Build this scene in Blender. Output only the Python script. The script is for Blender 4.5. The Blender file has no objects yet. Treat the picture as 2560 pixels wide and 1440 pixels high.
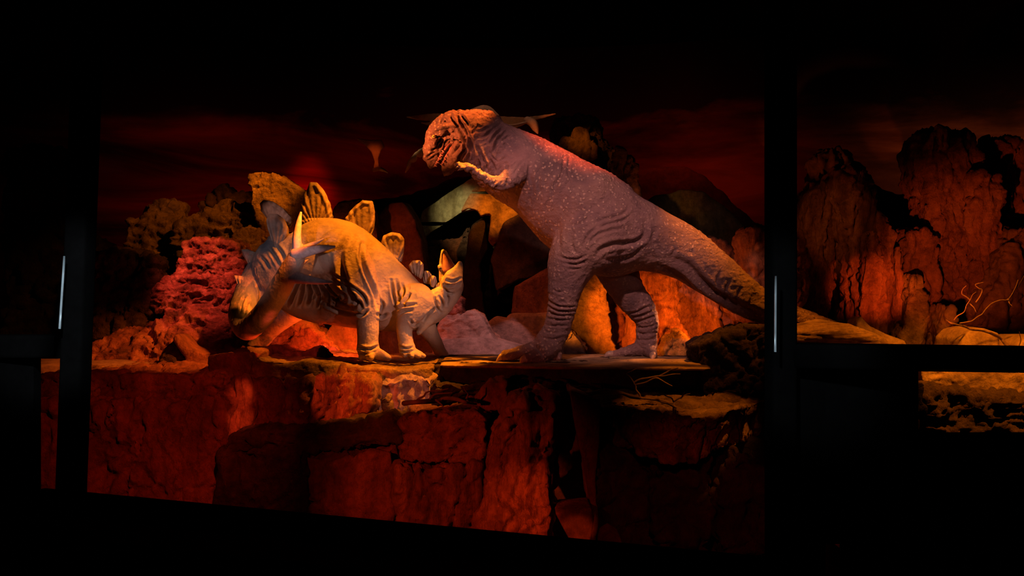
import bpy, math, random
import numpy as np
from mathutils import Vector

# ------------------------------------------------------------------ camera, world, exposure
F = 2000.0            # focal length in pixels of the 2560 px wide frame
ZC = 4.2              # eye height above the floor of the show building
C = bpy.context.scene.collection
sc = bpy.context.scene
cam_d = bpy.data.cameras.new('camera')
cam_d.sensor_width = 36.0
cam_d.lens = 36.0 * F / 2560.0
cam_d.clip_start = 0.05
cam_d.clip_end = 200
cam = bpy.data.objects.new('camera', cam_d)
cam.location = (0, 0, ZC)
cam.rotation_euler = (math.pi / 2, 0, 0)
C.objects.link(cam)
sc.camera = cam
w = bpy.data.worlds.new('world')
sc.world = w
w.use_nodes = True
w.node_tree.nodes['Background'].inputs[0].default_value = (0.30, 0.03, 0.01, 1)
w.node_tree.nodes['Background'].inputs[1].default_value = 0.006
sc.view_settings.view_transform = 'Standard'
sc.view_settings.look = 'None'
sc.view_settings.exposure = 0.0
sc.view_settings.gamma = 1.0
sc.view_settings.use_curve_mapping = False


def P(px, py, Y):
    return np.array(((px - 1280.0) / F * Y, Y, ZC - (py - 720.0) / F * Y))


def aim(o, tgt):
    d = Vector(tgt) - o.location
    o.rotation_euler = d.to_track_quat('-Z', 'Y').to_euler()


def spot(name, loc, tgt, col, power, deg=40, blend=0.6, r=0.08):
    l = bpy.data.lights.new(name, 'SPOT')
    l.color = col
    l.energy = power
    l.spot_size = math.radians(deg)
    l.spot_blend = blend
    l.shadow_soft_size = r
    o = bpy.data.objects.new(name, l)
    o.location = loc
    C.objects.link(o)
    aim(o, tgt)
    return o


def point(name, loc, col, power, r=0.1):
    l = bpy.data.lights.new(name, 'POINT')
    l.color = col
    l.energy = power
    l.shadow_soft_size = r
    o = bpy.data.objects.new(name, l)
    o.location = loc
    C.objects.link(o)
    return o


RED = (1.0, 0.045, 0.006)
DRED = (1.0, 0.02, 0.002)
ORG = (1.0, 0.17, 0.02)
AMB = (1.0, 0.235, 0.008)
MAU = (1.0, 0.43, 0.375)
WARM = (1.0, 0.52, 0.44)
LIGHTS = [
    # tyrannosaur
    ('key_trex', (0.2, 6.5, 9.6), P(1480, 540, 13), MAU, 1700, 34, .7, .10),
    ('key_trex_leg', (5.5, 7.0, 6.5), P(1500, 740, 13.2), MAU, 130, 32, .7, .12),
    ('rim_trex', (-1.6, 11.5, 10.6), P(1390, 315, 13), (1, .085, .006), 4800, 14, .9, .05),
    ('head_trex', (-4.6, 9.6, 5.9), P(1106, 342, 12.9), (1.0, .20, .045), 3600, 13, .9, .04),
    ('neck_trex', (-2.6, 7.6, 7.8), P(1265, 430, 13), (1, .33, .27), 700, 13, .9, .05),
    ('belly_trex', (-2.3, 12.0, 3.3), P(1330, 520, 13), ORG, 170, 34, .7, .1),
    ('tail_trex', (4.4, 12.0, 10.2), P(1800, 630, 13.2), AMB, 2600, 28, .7, .06),
    # stegosaur
    ('key_steg', (2.6, 7.5, 5.2), P(1010, 760, 13), WARM, 820, 17, .8, .06),
    ('key_steg_flank', (-5.4, 10.0, 5.2), P(790, 730, 13), (1, .40, .30), 70, 22, .8, .03),
    ('key_steg_tail', (-4.5, 7.0, 7.0), P(660, 640, 13), (.85, .6, .64), 330, 14, .8, .08),
    ('top_steg', (-1.2, 12.2, 10.4), P(870, 600, 13.2), AMB, 4800, 24, .6, .06),
    ('rim_steg', (0.4, 12.6, 9.5), P(1000, 660, 13.3), ORG, 1900, 20, .6, .06),
    ('spike_mauve_b', (-0.8, 8.5, 4.0), P(775, 645, 11.8), (.9, .6, .62), 70, 13, .9, .05),
    ('stones_red', (-3.5, 11.2, 4.0), P(735, 885, 13.2), (1, .07, .035), 60, 34, .9, .03),
    ('plate_light', (-5.0, 8.0, 7.0), P(688, 530, 13.5), (1, .48, .38), 480, 6, .9, .03),
    ('spike_mauve', (-3.0, 8.0, 4.4), P(765, 630, 11.8), (.9, .6, .62), 190, 10, .8, .05),
    ('red_tail', P(690, 905, 12.3), P(625, 830, 12.7), RED, 45, 60, .7, .03),
    ('red_spike', P(800, 898, 12.0), P(760, 700, 11.8), RED, 10, 50, .7, .03),
    ('red_under_steg', P(835, 852, 13.25), P(850, 860, 14.6), (1, .085, .008), 260, 150, .8, .04),
    ('tail_orange', (-1.4, 10.6, 3.5), P(670, 770, 12), (1, .18, .02), 75, 24, .9, .04),
    ('ledge_amber', (0.4, 12.0, 9.0), P(1010, 920, 12.35), AMB, 6000, 24, .8, .05),
    ('ptero_light', (-.6, 13.8, 9.8), P(1240, 300, 15.4), (1, .42, .22), 60, 60, .9, .05),
    ('ptero_small_light', (-2.6, 13.4, 8.4), P(935, 390, 15.8), (1, .12, .015), 190, 10, .9, .05),
    ('slab_amber', (-2.4, 13.7, 6.6), P(1230, 905, 12.9), AMB, 2200, 18, .8, .05),
    ('slab_low', (3.2, 14.3, 3.9), P(1450, 905, 12.9), (1, .26, .08), 160, 50, .9, .05),
    # sets behind
    ('orange_rocks', (1.3, 13.9, 3.5), P(1640, 760, 15.5), (1.0, .15, .006), 300, 85, .6, .1),
    ('orange_rocks_b', (3.4, 14.1, 3.4), P(1700, 780, 15.5), (1.0, .16, .006), 200, 85, .6, .1),
    ('orange_rocks_c', (0.7, 13.6, 3.6), P(1470, 790, 15.2), (1.0, .24, .01), 100, 60, .6, .1),
    ('slope_amber', (0.6, 14.3, 7.0), P(1250, 515, 17.3), AMB, 1500, 22, .9, .06),
    ('slope_green', (-2.8, 12.6, 8.2), P(1130, 505, 17.8), (.9, .52, .2), 2600, 14, 1, .06),
    ('cave_dim', (-1.2, 14.2, 8.0), P(1230, 700, 16), (1, .14, .03), 420, 36, .6, .1),
    ('mauve_ground', (-1.3, 13.9, 7.6), P(1190, 860, 14.8), (1, .36, .30), 500, 26, .6, .1),
    ('spire_amber', (-0.4, 14.6, 8.8), P(1470, 350, 17.2), AMB, 230, 16, .9, .06),
    ('left_amber', (-2.0, 12.0, 8.8), P(500, 560, 16), AMB, 1000, 32, .8, .1),
    ('boulder_amber', (-2.0, 13.2, 9.6), P(690, 470, 15.8), AMB, 2200, 14, .6, .06),
    ('left_red', (-5.6, 12.4, 8.2), P(500, 690, 14.6), (1, .11, .05), 2100, 26, .9, .04),
    ('left_mound', (-1.8, 10.8, 6.6), P(430, 860, 13.2), (1, .17, .012), 3000, 30, .8, .05),
    ('mural_streak', (-5.2, 21.0, 11.2), P(770, 540, 24), (1, 0, 0), 900, 22, 1, .2),
    ('mural_red_left', (-7.2, 19.6, 7.2), (-8.2, 23.4, 7.2), DRED, 62, 150, 1, .3),
    ('mural_red_mid', (4.2, 20.3, 8.7), (4.6, 24.4, 7.6), (1, .035, .004), 78, 150, 1, .3),
    ('mural_red_mid_b', (-1.4, 20.3, 8.7), (-1.6, 24.6, 7.6), (1, .03, .003), 85, 150, 1, .3),
    ('mural_amber_right', (11.2, 17.6, 6.4), (14, 20.5, 8.5), (1, .22, .05), 200, 150, 1, .3),
    ('hill_dim', (3.0, 12.4, 8.6), P(1740, 520, 19), (1, .34, .2), 55, 20, 1, .1),
    # right hand window
    ('right_spire_red', (6.3, 11.8, 4.0), P(2190, 720, 15), (1, .10, .008), 700, 26, .8, .06),
    ('right_amber_low', (7.0, 10.2, 6.6), P(2420, 910, 12.4), AMB, 1700, 54, .7, .06),
    ('right_tower_red', (5.6, 11.0, 3.7), P(2400, 640, 15), (1, .13, .012), 750, 40, .8, .06),
    ('right_spire_top', (3.6, 11.4, 6.8), P(2080, 560, 15.5), (1, .24, .03), 210, 22, .9, .06),
    ('log_amber', (4.2, 10.4, 8.4), P(2070, 830, 12.8), AMB, 1800, 16, .7, .06),
    ('right_boulder', (5.4, 11.0, 8.6), P(1850, 835, 12.4), AMB, 420, 12, .6, .06),
    ('right_stump', (4.4, 12.6, 6.2), P(1910, 680, 14.8), (1, .3, .2), 120, 18, .6, .06),
    # cliff faces
    ('cliff_red', (-2.2, 6.4, 5.0), P(400, 1130, 11), RED, 560, 44, .9, .05),
    ('cliff_red_mid', (-2.6, 6.6, 3.4), P(1100, 1200, 10.6), (1, .06, .006), 380, 50, .9, .05),
    ('cliff_pillar', (-1.8, 8.2, 4.0), P(600, 990, 11.8), (1, .085, .02), 900, 6.5, 1, .03),
    ('cliff_pillar_low', (-1.8, 8.2, 3.8), P(588, 1065, 11.8), (1, .085, .02), 1200, 7.5, 1, .03),
    ('cliff_curtain', (-3.4, 9.2, 3.5), P(860, 985, 11.6), (1, .08, .012), 420, 24, .5, .03),
    ('cliff_mauve', (-0.4, 8.0, 5.6), P(1010, 985, 11.8), (1, .34, .2), 330, 13, .6, .05),
    ('cliff_column', (-0.8, 7.4, 1.6), P(1300, 1260, 10.4), (1, .075, .008), 330, 24, .9, .04),
    ('cliff_table', (3.4, 8.6, 8.2), P(1730, 1000, 11.0), AMB, 1300, 19, .6, .04),
    ('cliff_right_dim', (1.2, 6.4, 3.4), P(1740, 1290, 10), RED, 100, 40, .9, .06),
    ('cliff_right_hole', (0.6, 7.6, 1.0), P(1440, 1320, 10.4), (1, .1, .01), 130, 12, .6, .03),
]
for L in LIGHTS:
    spot(*L)


# ------------------------------------------------------------------ noise in numpy
def _hash(ix, iy, iz, s):
    h = (ix.astype(np.int64) * 374761393 + iy.astype(np.int64) * 668265263 + iz.astype(np.int64) * 2147483647 + s * 1274126177) & 0xFFFFFFFF
    h = ((h ^ (h >> 13)) * 1274126177) & 0xFFFFFFFF
    h = ((h ^ (h >> 16)) * 2246822519) & 0xFFFFFFFF
    return ((h ^ (h >> 13)) & 0xFFFFFF) / float(0xFFFFFF)


def vnoise(p, s=0):
    i = np.floor(p)
    f = p - i
    u = f * f * f * (f * (f * 6 - 15) + 10)
    i = i.astype(np.int64)
    r = 0
    for dx in (0, 1):
        wx = u[:, 0] if dx else 1 - u[:, 0]
        for dy in (0, 1):
            wy = u[:, 1] if dy else 1 - u[:, 1]
            for dz in (0, 1):
                wz = u[:, 2] if dz else 1 - u[:, 2]
                r = r + wx * wy * wz * _hash(i[:, 0] + dx, i[:, 1] + dy, i[:, 2] + dz, s)
    return r * 2 - 1


def fbm(p, s=0, o=4):
    r, a, q = 0, 1.0, p
    for k in range(o):
        r = r + a * vnoise(q, s + k)
        q = q * 2.03 + 3.1
        a *= 0.5
    return r / 1.9


def ridged(p, s=0, o=3):
    r, a, q = 0, 1.0, p
    for k in range(o):
        r = r + a * (1 - 2 * np.abs(vnoise(q, s + k)))
        q = q * 2.1 + 1.7
        a *= 0.5
    return r / 1.7


def worley(p, s=0):
    i = np.floor(p).astype(np.int64)
    f1 = np.full(len(p), 9.0)
    f2 = np.full(len(p), 9.0)
    v = np.zeros(len(p))
    for dx in (-1, 0, 1):
        for dy in (-1, 0, 1):
            for dz in (-1, 0, 1):
                a, b, c = i[:, 0] + dx, i[:, 1] + dy, i[:, 2] + dz
                q = np.stack((a + _hash(a, b, c, s), b + _hash(a, b, c, s + 1), c + _hash(a, b, c, s + 2)), 1)
                d = np.sqrt(((q - p) ** 2).sum(1))
                n = d < f1
                f2 = np.where(n, f1, np.minimum(f2, d))
                v = np.where(n, _hash(a, b, c, s + 3), v)
                f1 = np.where(n, d, f1)
    return f1, f2, v


# ------------------------------------------------------------------ materials
def nodes_mat(name):
    m = bpy.data.materials.new(name)
    m.use_nodes = True
    nt = m.node_tree
    return m, nt, nt.nodes['Principled BSDF']


def ramp(nt, stops):
    r = nt.nodes.new('ShaderNodeValToRGB')
    e = r.color_ramp.elements
    while len(e) < len(stops):
        e.new(0.5)
    for k, (p, c) in enumerate(stops):
        e[k].position = p
        e[k].color = (c[0], c[1], c[2], 1)
    return r


def tex(nt, kind, scale, detail=5, vec=None, **kw):
    n = nt.nodes.new('ShaderNodeTexNoise' if kind == 'n' else 'ShaderNodeTexVoronoi')
    n.inputs['Scale'].default_value = scale
    if kind == 'n':
        n.inputs['Detail'].default_value = detail
        n.inputs['Roughness'].default_value = kw.get('rough', 0.6)
        n.inputs['Distortion'].default_value = kw.get('dist', 0.0)
    if vec is not None:
        nt.links.new(vec, n.inputs['Vector'])
    return n


def coords(nt, stretch=(1, 1, 1)):
    tc = nt.nodes.new('ShaderNodeTexCoord')
    mp = nt.nodes.new('ShaderNodeMapping')
    mp.inputs['Scale'].default_value = stretch
    nt.links.new(tc.outputs['Object'], mp.inputs['Vector'])
    return mp.outputs['Vector']


def mixc(nt, fac, a, b):
    m = nt.nodes.new('ShaderNodeMix')
    m.data_type = 'RGBA'
    for s, v in ((0, fac), (6, a), (7, b)):
        if hasattr(v, 'is_linked'):
            nt.links.new(v, m.inputs[s])
        elif isinstance(v, (int, float)):
            m.inputs[s].default_value = v
        else:
            m.inputs[s].default_value = (v[0], v[1], v[2], 1)
    return m.outputs[2]


def bump(nt, b, h, strength, dist, prev=None):
    n = nt.nodes.new('ShaderNodeBump')
    n.inputs['Strength'].default_value = strength
    n.inputs['Distance'].default_value = dist
    nt.links.new(h, n.inputs['Height'])
    if prev is not None:
        nt.links.new(prev, n.inputs['Normal'])
    nt.links.new(n.outputs['Normal'], b.inputs['Normal'])
    return n.outputs['Normal']


def rock_mat(name, c1, c2, c3, scale=1.5, stretch=(1, 1, 1), bs=0.9, bd=0.11, rough=0.85, spec=0.2):
    m, nt, b = nodes_mat(name)
    v = coords(nt, stretch)
    n1 = tex(nt, 'n', scale, 6, v, dist=0.6)
    r = ramp(nt, [(0.3, c1), (0.52, c2), (0.72, c3)])
    nt.links.new(n1.outputs['Fac'], r.inputs['Fac'])
    v2 = coords(nt)
    n2 = tex(nt, 'n', 9, 5, v2, rough=0.7)
    r2 = ramp(nt, [(0.35, (.45, .45, .45)), (0.6, (1, 1, 1))])
    nt.links.new(n2.outputs['Fac'], r2.inputs['Fac'])
    mm = nt.nodes.new('ShaderNodeMix')
    mm.data_type = 'RGBA'
    mm.blend_type = 'MULTIPLY'
    mm.inputs[0].default_value = 0.7
    nt.links.new(r.outputs['Color'], mm.inputs[6])
    nt.links.new(r2.outputs['Color'], mm.inputs[7])
    vf = coords(nt, (2.2, 2.2, 1.0))
    nf = tex(nt, 'n', 7, 5, vf, rough=.75, dist=.4)
    rf = ramp(nt, [(.62, (0, 0, 0)), (.72, (.3, .3, .3))])
    nt.links.new(nf.outputs['Fac'], rf.inputs['Fac'])
    cf = mixc(nt, rf.outputs['Color'], mm.outputs[2], tuple(min(.8, x * 1.7 + .05) for x in c3))
    nt.links.new(cf, b.inputs['Base Color'])
    b.inputs['Roughness'].default_value = rough
    b.inputs['Specular IOR Level'].default_value = spec
    n3 = tex(nt, 'n', 6 * scale, 8, v, rough=0.65)
    p = bump(nt, b, n3.outputs['Fac'], bs, bd)
    n4 = tex(nt, 'n', 26, 6, v2, rough=0.7)
    bump(nt, b, n4.outputs['Fac'], bs * 0.6, bd * 0.4, p)
    return m


M = {}
M['rock_red'] = rock_mat('painted_rock_red', (.10, .045, .035), (.28, .12, .08), (.42, .22, .15), 1.3, (1, 1, .6))
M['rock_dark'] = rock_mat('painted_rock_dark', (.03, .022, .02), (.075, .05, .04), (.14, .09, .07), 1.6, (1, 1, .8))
M['rock_amber'] = rock_mat('painted_rock_ochre', (.09, .06, .03), (.30, .20, .10), (.48, .34, .18), 1.8)
M['rock_mauve'] = rock_mat('painted_rock_mauve', (.20, .14, .14), (.34, .25, .25), (.50, .38, .37), 1.2, bs=.5)
M['rock_column'] = rock_mat('painted_rock_fluted', (.12, .05, .04), (.32, .15, .09), (.50, .26, .16), 2.2, (1.6, 1.6, .35))
M['rock_lava'] = rock_mat('crinkled_lava_rock', (.05, .025, .025), (.26, .10, .09), (.52, .26, .22), 3.2, bs=.9, bd=.07)
M['rock_brown'] = rock_mat('painted_rock_brown', (.07, .04, .03), (.14, .08, .055), (.22, .13, .08), .9, bs=.4)
M['rock_shadow'] = rock_mat('painted_rock_shadow', (.012, .009, .009), (.025, .018, .016), (.05, .032, .028), 1.4)  # near-black rock colour, shade painted into recesses and far rocks
M['hill'] = rock_mat('hazy_hill_paint', (.035, .025, .022), (.07, .055, .045), (.10, .10, .07), .5, bs=.25)
M['log'] = rock_mat('weathered_wood', (.10, .06, .03), (.34, .23, .12), (.50, .36, .2), 2.4, (.5, 2.0, 3.5), bs=1.0, bd=.05)
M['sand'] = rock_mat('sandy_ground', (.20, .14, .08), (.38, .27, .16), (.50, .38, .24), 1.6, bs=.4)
M['slope_green'] = rock_mat('ash_green_slope', (.12, .13, .08), (.26, .32, .22), (.42, .50, .38), 1.7, (1.6, 1, .5), bs=.6)


def plain(name, col, rough=0.5, metal=0.0, spec=0.5, bs=0.0, sc_=20):
    m, nt, b = nodes_mat(name)
    v = coords(nt)
    n = tex(nt, 'n', sc_, 4, v)
    r = ramp(nt, [(0.3, tuple(x * .75 for x in col)), (0.7, tuple(min(1, x * 1.2) for x in col))])
    nt.links.new(n.outputs['Fac'], r.inputs['Fac'])
    nt.links.new(r.outputs['Color'], b.inputs['Base Color'])
    b.inputs['Roughness'].default_value = rough
    b.inputs['Metallic'].default_value = metal
    b.inputs['Specular IOR Level'].default_value = spec
    if bs:
        bump(nt, b, n.outputs['Fac'], bs, 0.01)
    return m


M['black_frame'] = plain('black_painted_metal', (.003, .0025, .0025), .8, 0, .0)
M['dark_sill'] = plain('dark_sill_paint', (.035, .006, .005), .5, 0, .3)
M['steel'] = plain('pale_metal', (.62, .66, .70), .35, .6)  # pale metal for the small beak and the added post highlights
M['claw'] = plain('claw_horn', (.40, .30, .24), .45, 0, .5, .3)
M['tooth'] = plain('tooth_ivory', (.42, .24, .22), .4, 0, .5)
M['gum'] = plain('pink_mouth_lining', (.27, .10, .10), .45, 0, .5, .5, 12)
M['eye'] = plain('yellow_glass_eye', (.9, .75, .12), .12, 0, .9)
M['pupil'] = plain('black_pupil', (.01, .01, .01), .2)
M['spike'] = plain('pale_horn_spike', (.46, .36, .37), .5, 0, .4, .3)
M['twig'] = plain('dry_branch_bark', (.13, .085, .06), .8, 0, .2, .8, 9)
M['ptero_wing'] = plain('leathery_wing_membrane', (.30, .20, .12), .7, 0, .2, .6, 7)
M['ptero_body'] = plain('pale_pterosaur_skin', (.42, .33, .27), .7, 0, .2, .6, 9)


def skin_trex():
    m, nt, b = nodes_mat('tyrannosaur_hide')
    v = coords(nt)
    n = tex(nt, 'n', 1.4, 6, v, dist=.5)
    r = ramp(nt, [(.3, (.13, .09, .105)), (.5, (.26, .165, .165)), (.7, (.37, .24, .21))])
    nt.links.new(n.outputs['Fac'], r.inputs['Fac'])
    # pale scabby scutes in drifts
    dn = tex(nt, 'n', 9, 3, v)
    dv = nt.nodes.new('ShaderNodeVectorMath')
    dv.operation = 'MULTIPLY_ADD'
    dv.inputs[1].default_value = (.09, .09, .09)
    nt.links.new(dn.outputs['Color'], dv.inputs[0])
    nt.links.new(v, dv.inputs[2])
    vo = tex(nt, 'v', 15, vec=dv.outputs[0])
    vo.inputs['Randomness'].default_value = 1.0
    cut = nt.nodes.new('ShaderNodeMath')
    cut.operation = 'MULTIPLY_ADD'
    cut.use_clamp = True
    cut.inputs[1].default_value = -5.5
    cut.inputs[2].default_value = 2.0
    nt.links.new(vo.outputs['Distance'], cut.inputs[0])
    msk = tex(nt, 'n', 1.1, 3, v)
    mr = ramp(nt, [(.44, (0, 0, 0)), (.56, (1, 1, 1))])
    nt.links.new(msk.outputs['Fac'], mr.inputs['Fac'])
    mul = nt.nodes.new('ShaderNodeMath')
    mul.operation = 'MULTIPLY'
    nt.links.new(cut.outputs[0], mul.inputs[0])
    nt.links.new(mr.outputs['Color'], mul.inputs[1])
    mu2 = nt.nodes.new('ShaderNodeMath')
    mu2.operation = 'MULTIPLY'
    mu2.inputs[1].default_value = .85
    nt.links.new(mul.outputs[0], mu2.inputs[0])
    c = mixc(nt, mu2.outputs[0], r.outputs['Color'], (.62, .44, .36))
    nt.links.new(c, b.inputs['Base Color'])
    b.inputs['Roughness'].default_value = .62
    b.inputs['Specular IOR Level'].default_value = .35
    n2 = tex(nt, 'n', 16, 7, v, rough=.7)
    p = bump(nt, b, n2.outputs['Fac'], .9, .05)
    vb = tex(nt, 'v', 22, vec=v)
    p = bump(nt, b, vb.outputs['Distance'], .45, .018, p)
    bump(nt, b, mul.outputs[0], .6, .015, p)
    return m


def skin_steg():
    m, nt, b = nodes_mat('stegosaur_hide')
    v = coords(nt)
    n = tex(nt, 'n', 1.2, 6, v, dist=.7)
    r = ramp(nt, [(.32, (.20, .17, .17)), (.5, (.36, .28, .23)), (.68, (.46, .36, .26))])
    nt.links.new(n.outputs['Fac'], r.inputs['Fac'])
    n1 = tex(nt, 'n', 3.1, 5, v, dist=.5)
    r1 = ramp(nt, [(.55, (0, 0, 0)), (.66, (1, 1, 1))])
    nt.links.new(n1.outputs['Fac'], r1.inputs['Fac'])
    f = nt.nodes.new('ShaderNodeMath')
    f.operation = 'MULTIPLY'
    f.inputs[1].default_value = .45
    nt.links.new(r1.outputs['Color'], f.inputs[0])
    c = mixc(nt, f.outputs[0], r.outputs['Color'], (.20, .20, .19))
    sp = nt.nodes.new('ShaderNodeSeparateXYZ')      # slate blue blotches on the tail root
    nt.links.new(v, sp.inputs[0])
    mr = nt.nodes.new('ShaderNodeMapRange')
    mr.inputs[1].default_value = -.95
    mr.inputs[2].default_value = -1.35
    nt.links.new(sp.outputs['X'], mr.inputs[0])
    n5 = tex(nt, 'n', 3.0, 4, v, dist=.4)
    r5 = ramp(nt, [(.42, (0, 0, 0)), (.52, (1, 1, 1))])
    nt.links.new(n5.outputs['Fac'], r5.inputs['Fac'])
    m5 = nt.nodes.new('ShaderNodeMath')
    m5.operation = 'MULTIPLY'
    nt.links.new(mr.outputs[0], m5.inputs[0])
    nt.links.new(r5.outputs['Color'], m5.inputs[1])
    c = mixc(nt, m5.outputs[0], c, (.13, .15, .18))
    nt.links.new(c, b.inputs['Base Color'])
    b.inputs['Roughness'].default_value = .6
    b.inputs['Specular IOR Level'].default_value = .35
    n2 = tex(nt, 'n', 15, 7, v, rough=.7)
    p = bump(nt, b, n2.outputs['Fac'], .5, .025)
    vb = tex(nt, 'v', 26, vec=v)
    bump(nt, b, vb.outputs['Distance'], .3, .012, p)
    return m


def plate_mat():
    m, nt, b = nodes_mat('stegosaur_plate_horn')
    v = coords(nt)
    n = tex(nt, 'n', 2.2, 5, v)
    r = ramp(nt, [(.35, (.18, .14, .12)), (.6, (.46, .35, .29))])
    nt.links.new(n.outputs['Fac'], r.inputs['Fac'])
    nt.links.new(r.outputs['Color'], b.inputs['Base Color'])
    b.inputs['Roughness'].default_value = .6
    n2 = tex(nt, 'n', 22, 6, v)
    bump(nt, b, n2.outputs['Fac'], .5, .02)
    return m


def mural_mat():
    m, nt, b = nodes_mat('painted_sky_mural')
    v = coords(nt, (.10, .10, .45))
    n = tex(nt, 'n', 1.3, 7, v, dist=.9)
    r = ramp(nt, [(.36, (.04, .02, .018)), (.5, (.20, .11, .09)), (.62, (.42, .25, .2))])
    nt.links.new(n.outputs['Fac'], r.inputs['Fac'])
    # dark storm cloud painted across the upper half
    tc = nt.nodes.new('ShaderNodeTexCoord')
    sp = nt.nodes.new('ShaderNodeSeparateXYZ')
    nt.links.new(tc.outputs['Object'], sp.inputs[0])
    v3 = coords(nt, (.12, .12, .3))
    n3 = tex(nt, 'n', 1.6, 6, v3, dist=.4)
    a = nt.nodes.new('ShaderNodeMath')
    a.operation = 'MULTIPLY_ADD'
    a.inputs[1].default_value = 5.0
    nt.links.new(n3.outputs['Fac'], a.inputs[0])
    nt.links.new(sp.outputs['Z'], a.inputs[2])
    r3 = ramp(nt, [(0.0, (0, 0, 0)), (1.0, (1, 1, 1))])
    mr = nt.nodes.new('ShaderNodeMapRange')
    mr.inputs[1].default_value = 10.9
    mr.inputs[2].default_value = 11.9
    nt.links.new(a.outputs[0], mr.inputs[0])
    c = mixc(nt, mr.outputs[0], r.outputs['Color'], (.03, .02, .018))
    nt.links.new(c, b.inputs['Base Color'])
    b.inputs['Roughness'].default_value = .9
    b.inputs['Specular IOR Level'].default_value = .1
    return m


M['trex'] = skin_trex()
M['steg'] = skin_steg()
M['plate'] = plate_mat()
M['mural'] = mural_mat()


# ------------------------------------------------------------------ object helpers
def tag(o, label=None, cat=None, group=None, kind=None):
    if label:
        o['label'] = label
    if cat:
        o['category'] = cat
    if group:
        o['group'] = group
    if kind:
        o['kind'] = kind
    return o


O_OF = {}


def ORG(o):
    return O_OF[o.name]


def mk(name, V, Fc, mat, parent=None, smooth=True, origin=None):
    V = np.asarray(V, float)
    org = np.array(origin, float) if origin is not None else np.array(((V[:, 0].min() + V[:, 0].max()) / 2, (V[:, 1].min() + V[:, 1].max()) / 2, V[:, 2].min()))
    me = bpy.data.meshes.new(name)
    me.from_pydata((V - org).tolist(), [], [tuple(f) for f in Fc])
    me.materials.append(mat)
    if smooth:
        me.polygons.foreach_set('use_smooth', [True] * len(me.polygons))
    me.update()
    o = bpy.data.objects.new(name, me)
    C.objects.link(o)
    O_OF[o.name] = org
    if parent is None:
        o.location = org
    else:
        o.parent = parent
        o.location = org - ORG(parent)
    return o


def empty(name, loc):
    o = bpy.data.objects.new(name, None)
    o.empty_display_size = .2
    C.objects.link(o)
    o.location = loc
    O_OF[o.name] = np.array(loc, float)
    return o


def catmull(pts, n=6):
    p = np.array(pts, float)
    p = np.vstack((2 * p[0] - p[1], p, 2 * p[-1] - p[-2]))
    out = []
    for i in range(1, len(p) - 2):
        for k in range(n):
            t = k / n
            out.append(.5 * ((2 * p[i]) + (-p[i - 1] + p[i + 1]) * t + (2 * p[i - 1] - 5 * p[i] + 4 * p[i + 1] - p[i + 2]) * t * t
                             + (-p[i - 1] + 3 * p[i] - 3 * p[i + 1] + p[i + 2]) * t ** 3))
    out.append(p[-2])
    return np.array(out)


def tube(pts, seg=20, n=6, cap=True):
    """pts: (px, py, Y, r_px, depth_ratio) -> closed mesh in metres"""
    rows = []
    for q in pts:
        kd = q[4] if len(q) > 4 else 1.0
        c = P(q[0], q[1], q[2])
        rows.append((c[0], c[1], c[2], q[3] * q[2] / F, kd))
    return tube3(rows, seg, n, cap)


def tube3(rows, seg=20, n=6, cap=True):
    q = catmull(rows, n)
    c, r, kd = q[:, :3], np.maximum(q[:, 3], 1e-4), q[:, 4]
    T = np.gradient(c, axis=0)
    T /= np.linalg.norm(T, axis=1)[:, None] + 1e-9
    if cap:
        cs, rs, ks, ts = [], [], [], []
        for e, s in ((0, -1), (-1, 1)):
            L = [(c[e] + s * T[e] * r[e] * a, r[e] * b) for a, b in ((.32, .93), (.6, .76), (.85, .45), (.97, .15))]
            if e == 0:
                L = L[::-1]
            cs.append(np.array([x[0] for x in L]))
            rs.append(np.array([x[1] for x in L]))
            ks.append(np.full(4, kd[e]))
            ts.append(np.tile(T[e], (4, 1)))
        c = np.vstack((cs[0], c, cs[1]))
        r = np.concatenate((rs[0], r, rs[1]))
        kd = np.concatenate((ks[0], kd, ks[1]))
        T = np.vstack((ts[0], T, ts[1]))
    V, prev = [], None
    for i in range(len(c)):
        n1 = np.cross(T[i], (0, 1, 0))
        if np.linalg.norm(n1) < .15:
            n1 = prev if prev is not None else np.cross(T[i], (0, 0, 1))
            n1 = n1 - T[i] * np.dot(n1, T[i])
        n1 = n1 / np.linalg.norm(n1)
        if prev is not None and np.dot(prev, n1) < 0:
            n1 = -n1
        prev = n1
        n2 = np.cross(T[i], n1)
        for k in range(seg):
            a = 2 * math.pi * k / seg
            V.append(c[i] + r[i] * (math.cos(a) * n1 + kd[i] * math.sin(a) * n2))
    Fc = []
    m = len(c)
    for i in range(m - 1):
        for k in range(seg):
            a, b = i * seg + k, i * seg + (k + 1) % seg
            Fc.append((a, b, b + seg, a + seg))
    V.append(c[0])
    V.append(c[-1])
    for k in range(seg):
        Fc.append((m * seg, (k + 1) % seg, k))
        Fc.append((m * seg + 1, (m - 1) * seg + k, (m - 1) * seg + (k + 1) % seg))
    return np.array(V), Fc


def join(parts):
    V, Fc, o = [], [], 0
    for v, f in parts:
        V.append(v)
        Fc += [tuple(i + o for i in q) for q in f]
        o += len(v)
    return np.vstack(V), Fc


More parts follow.
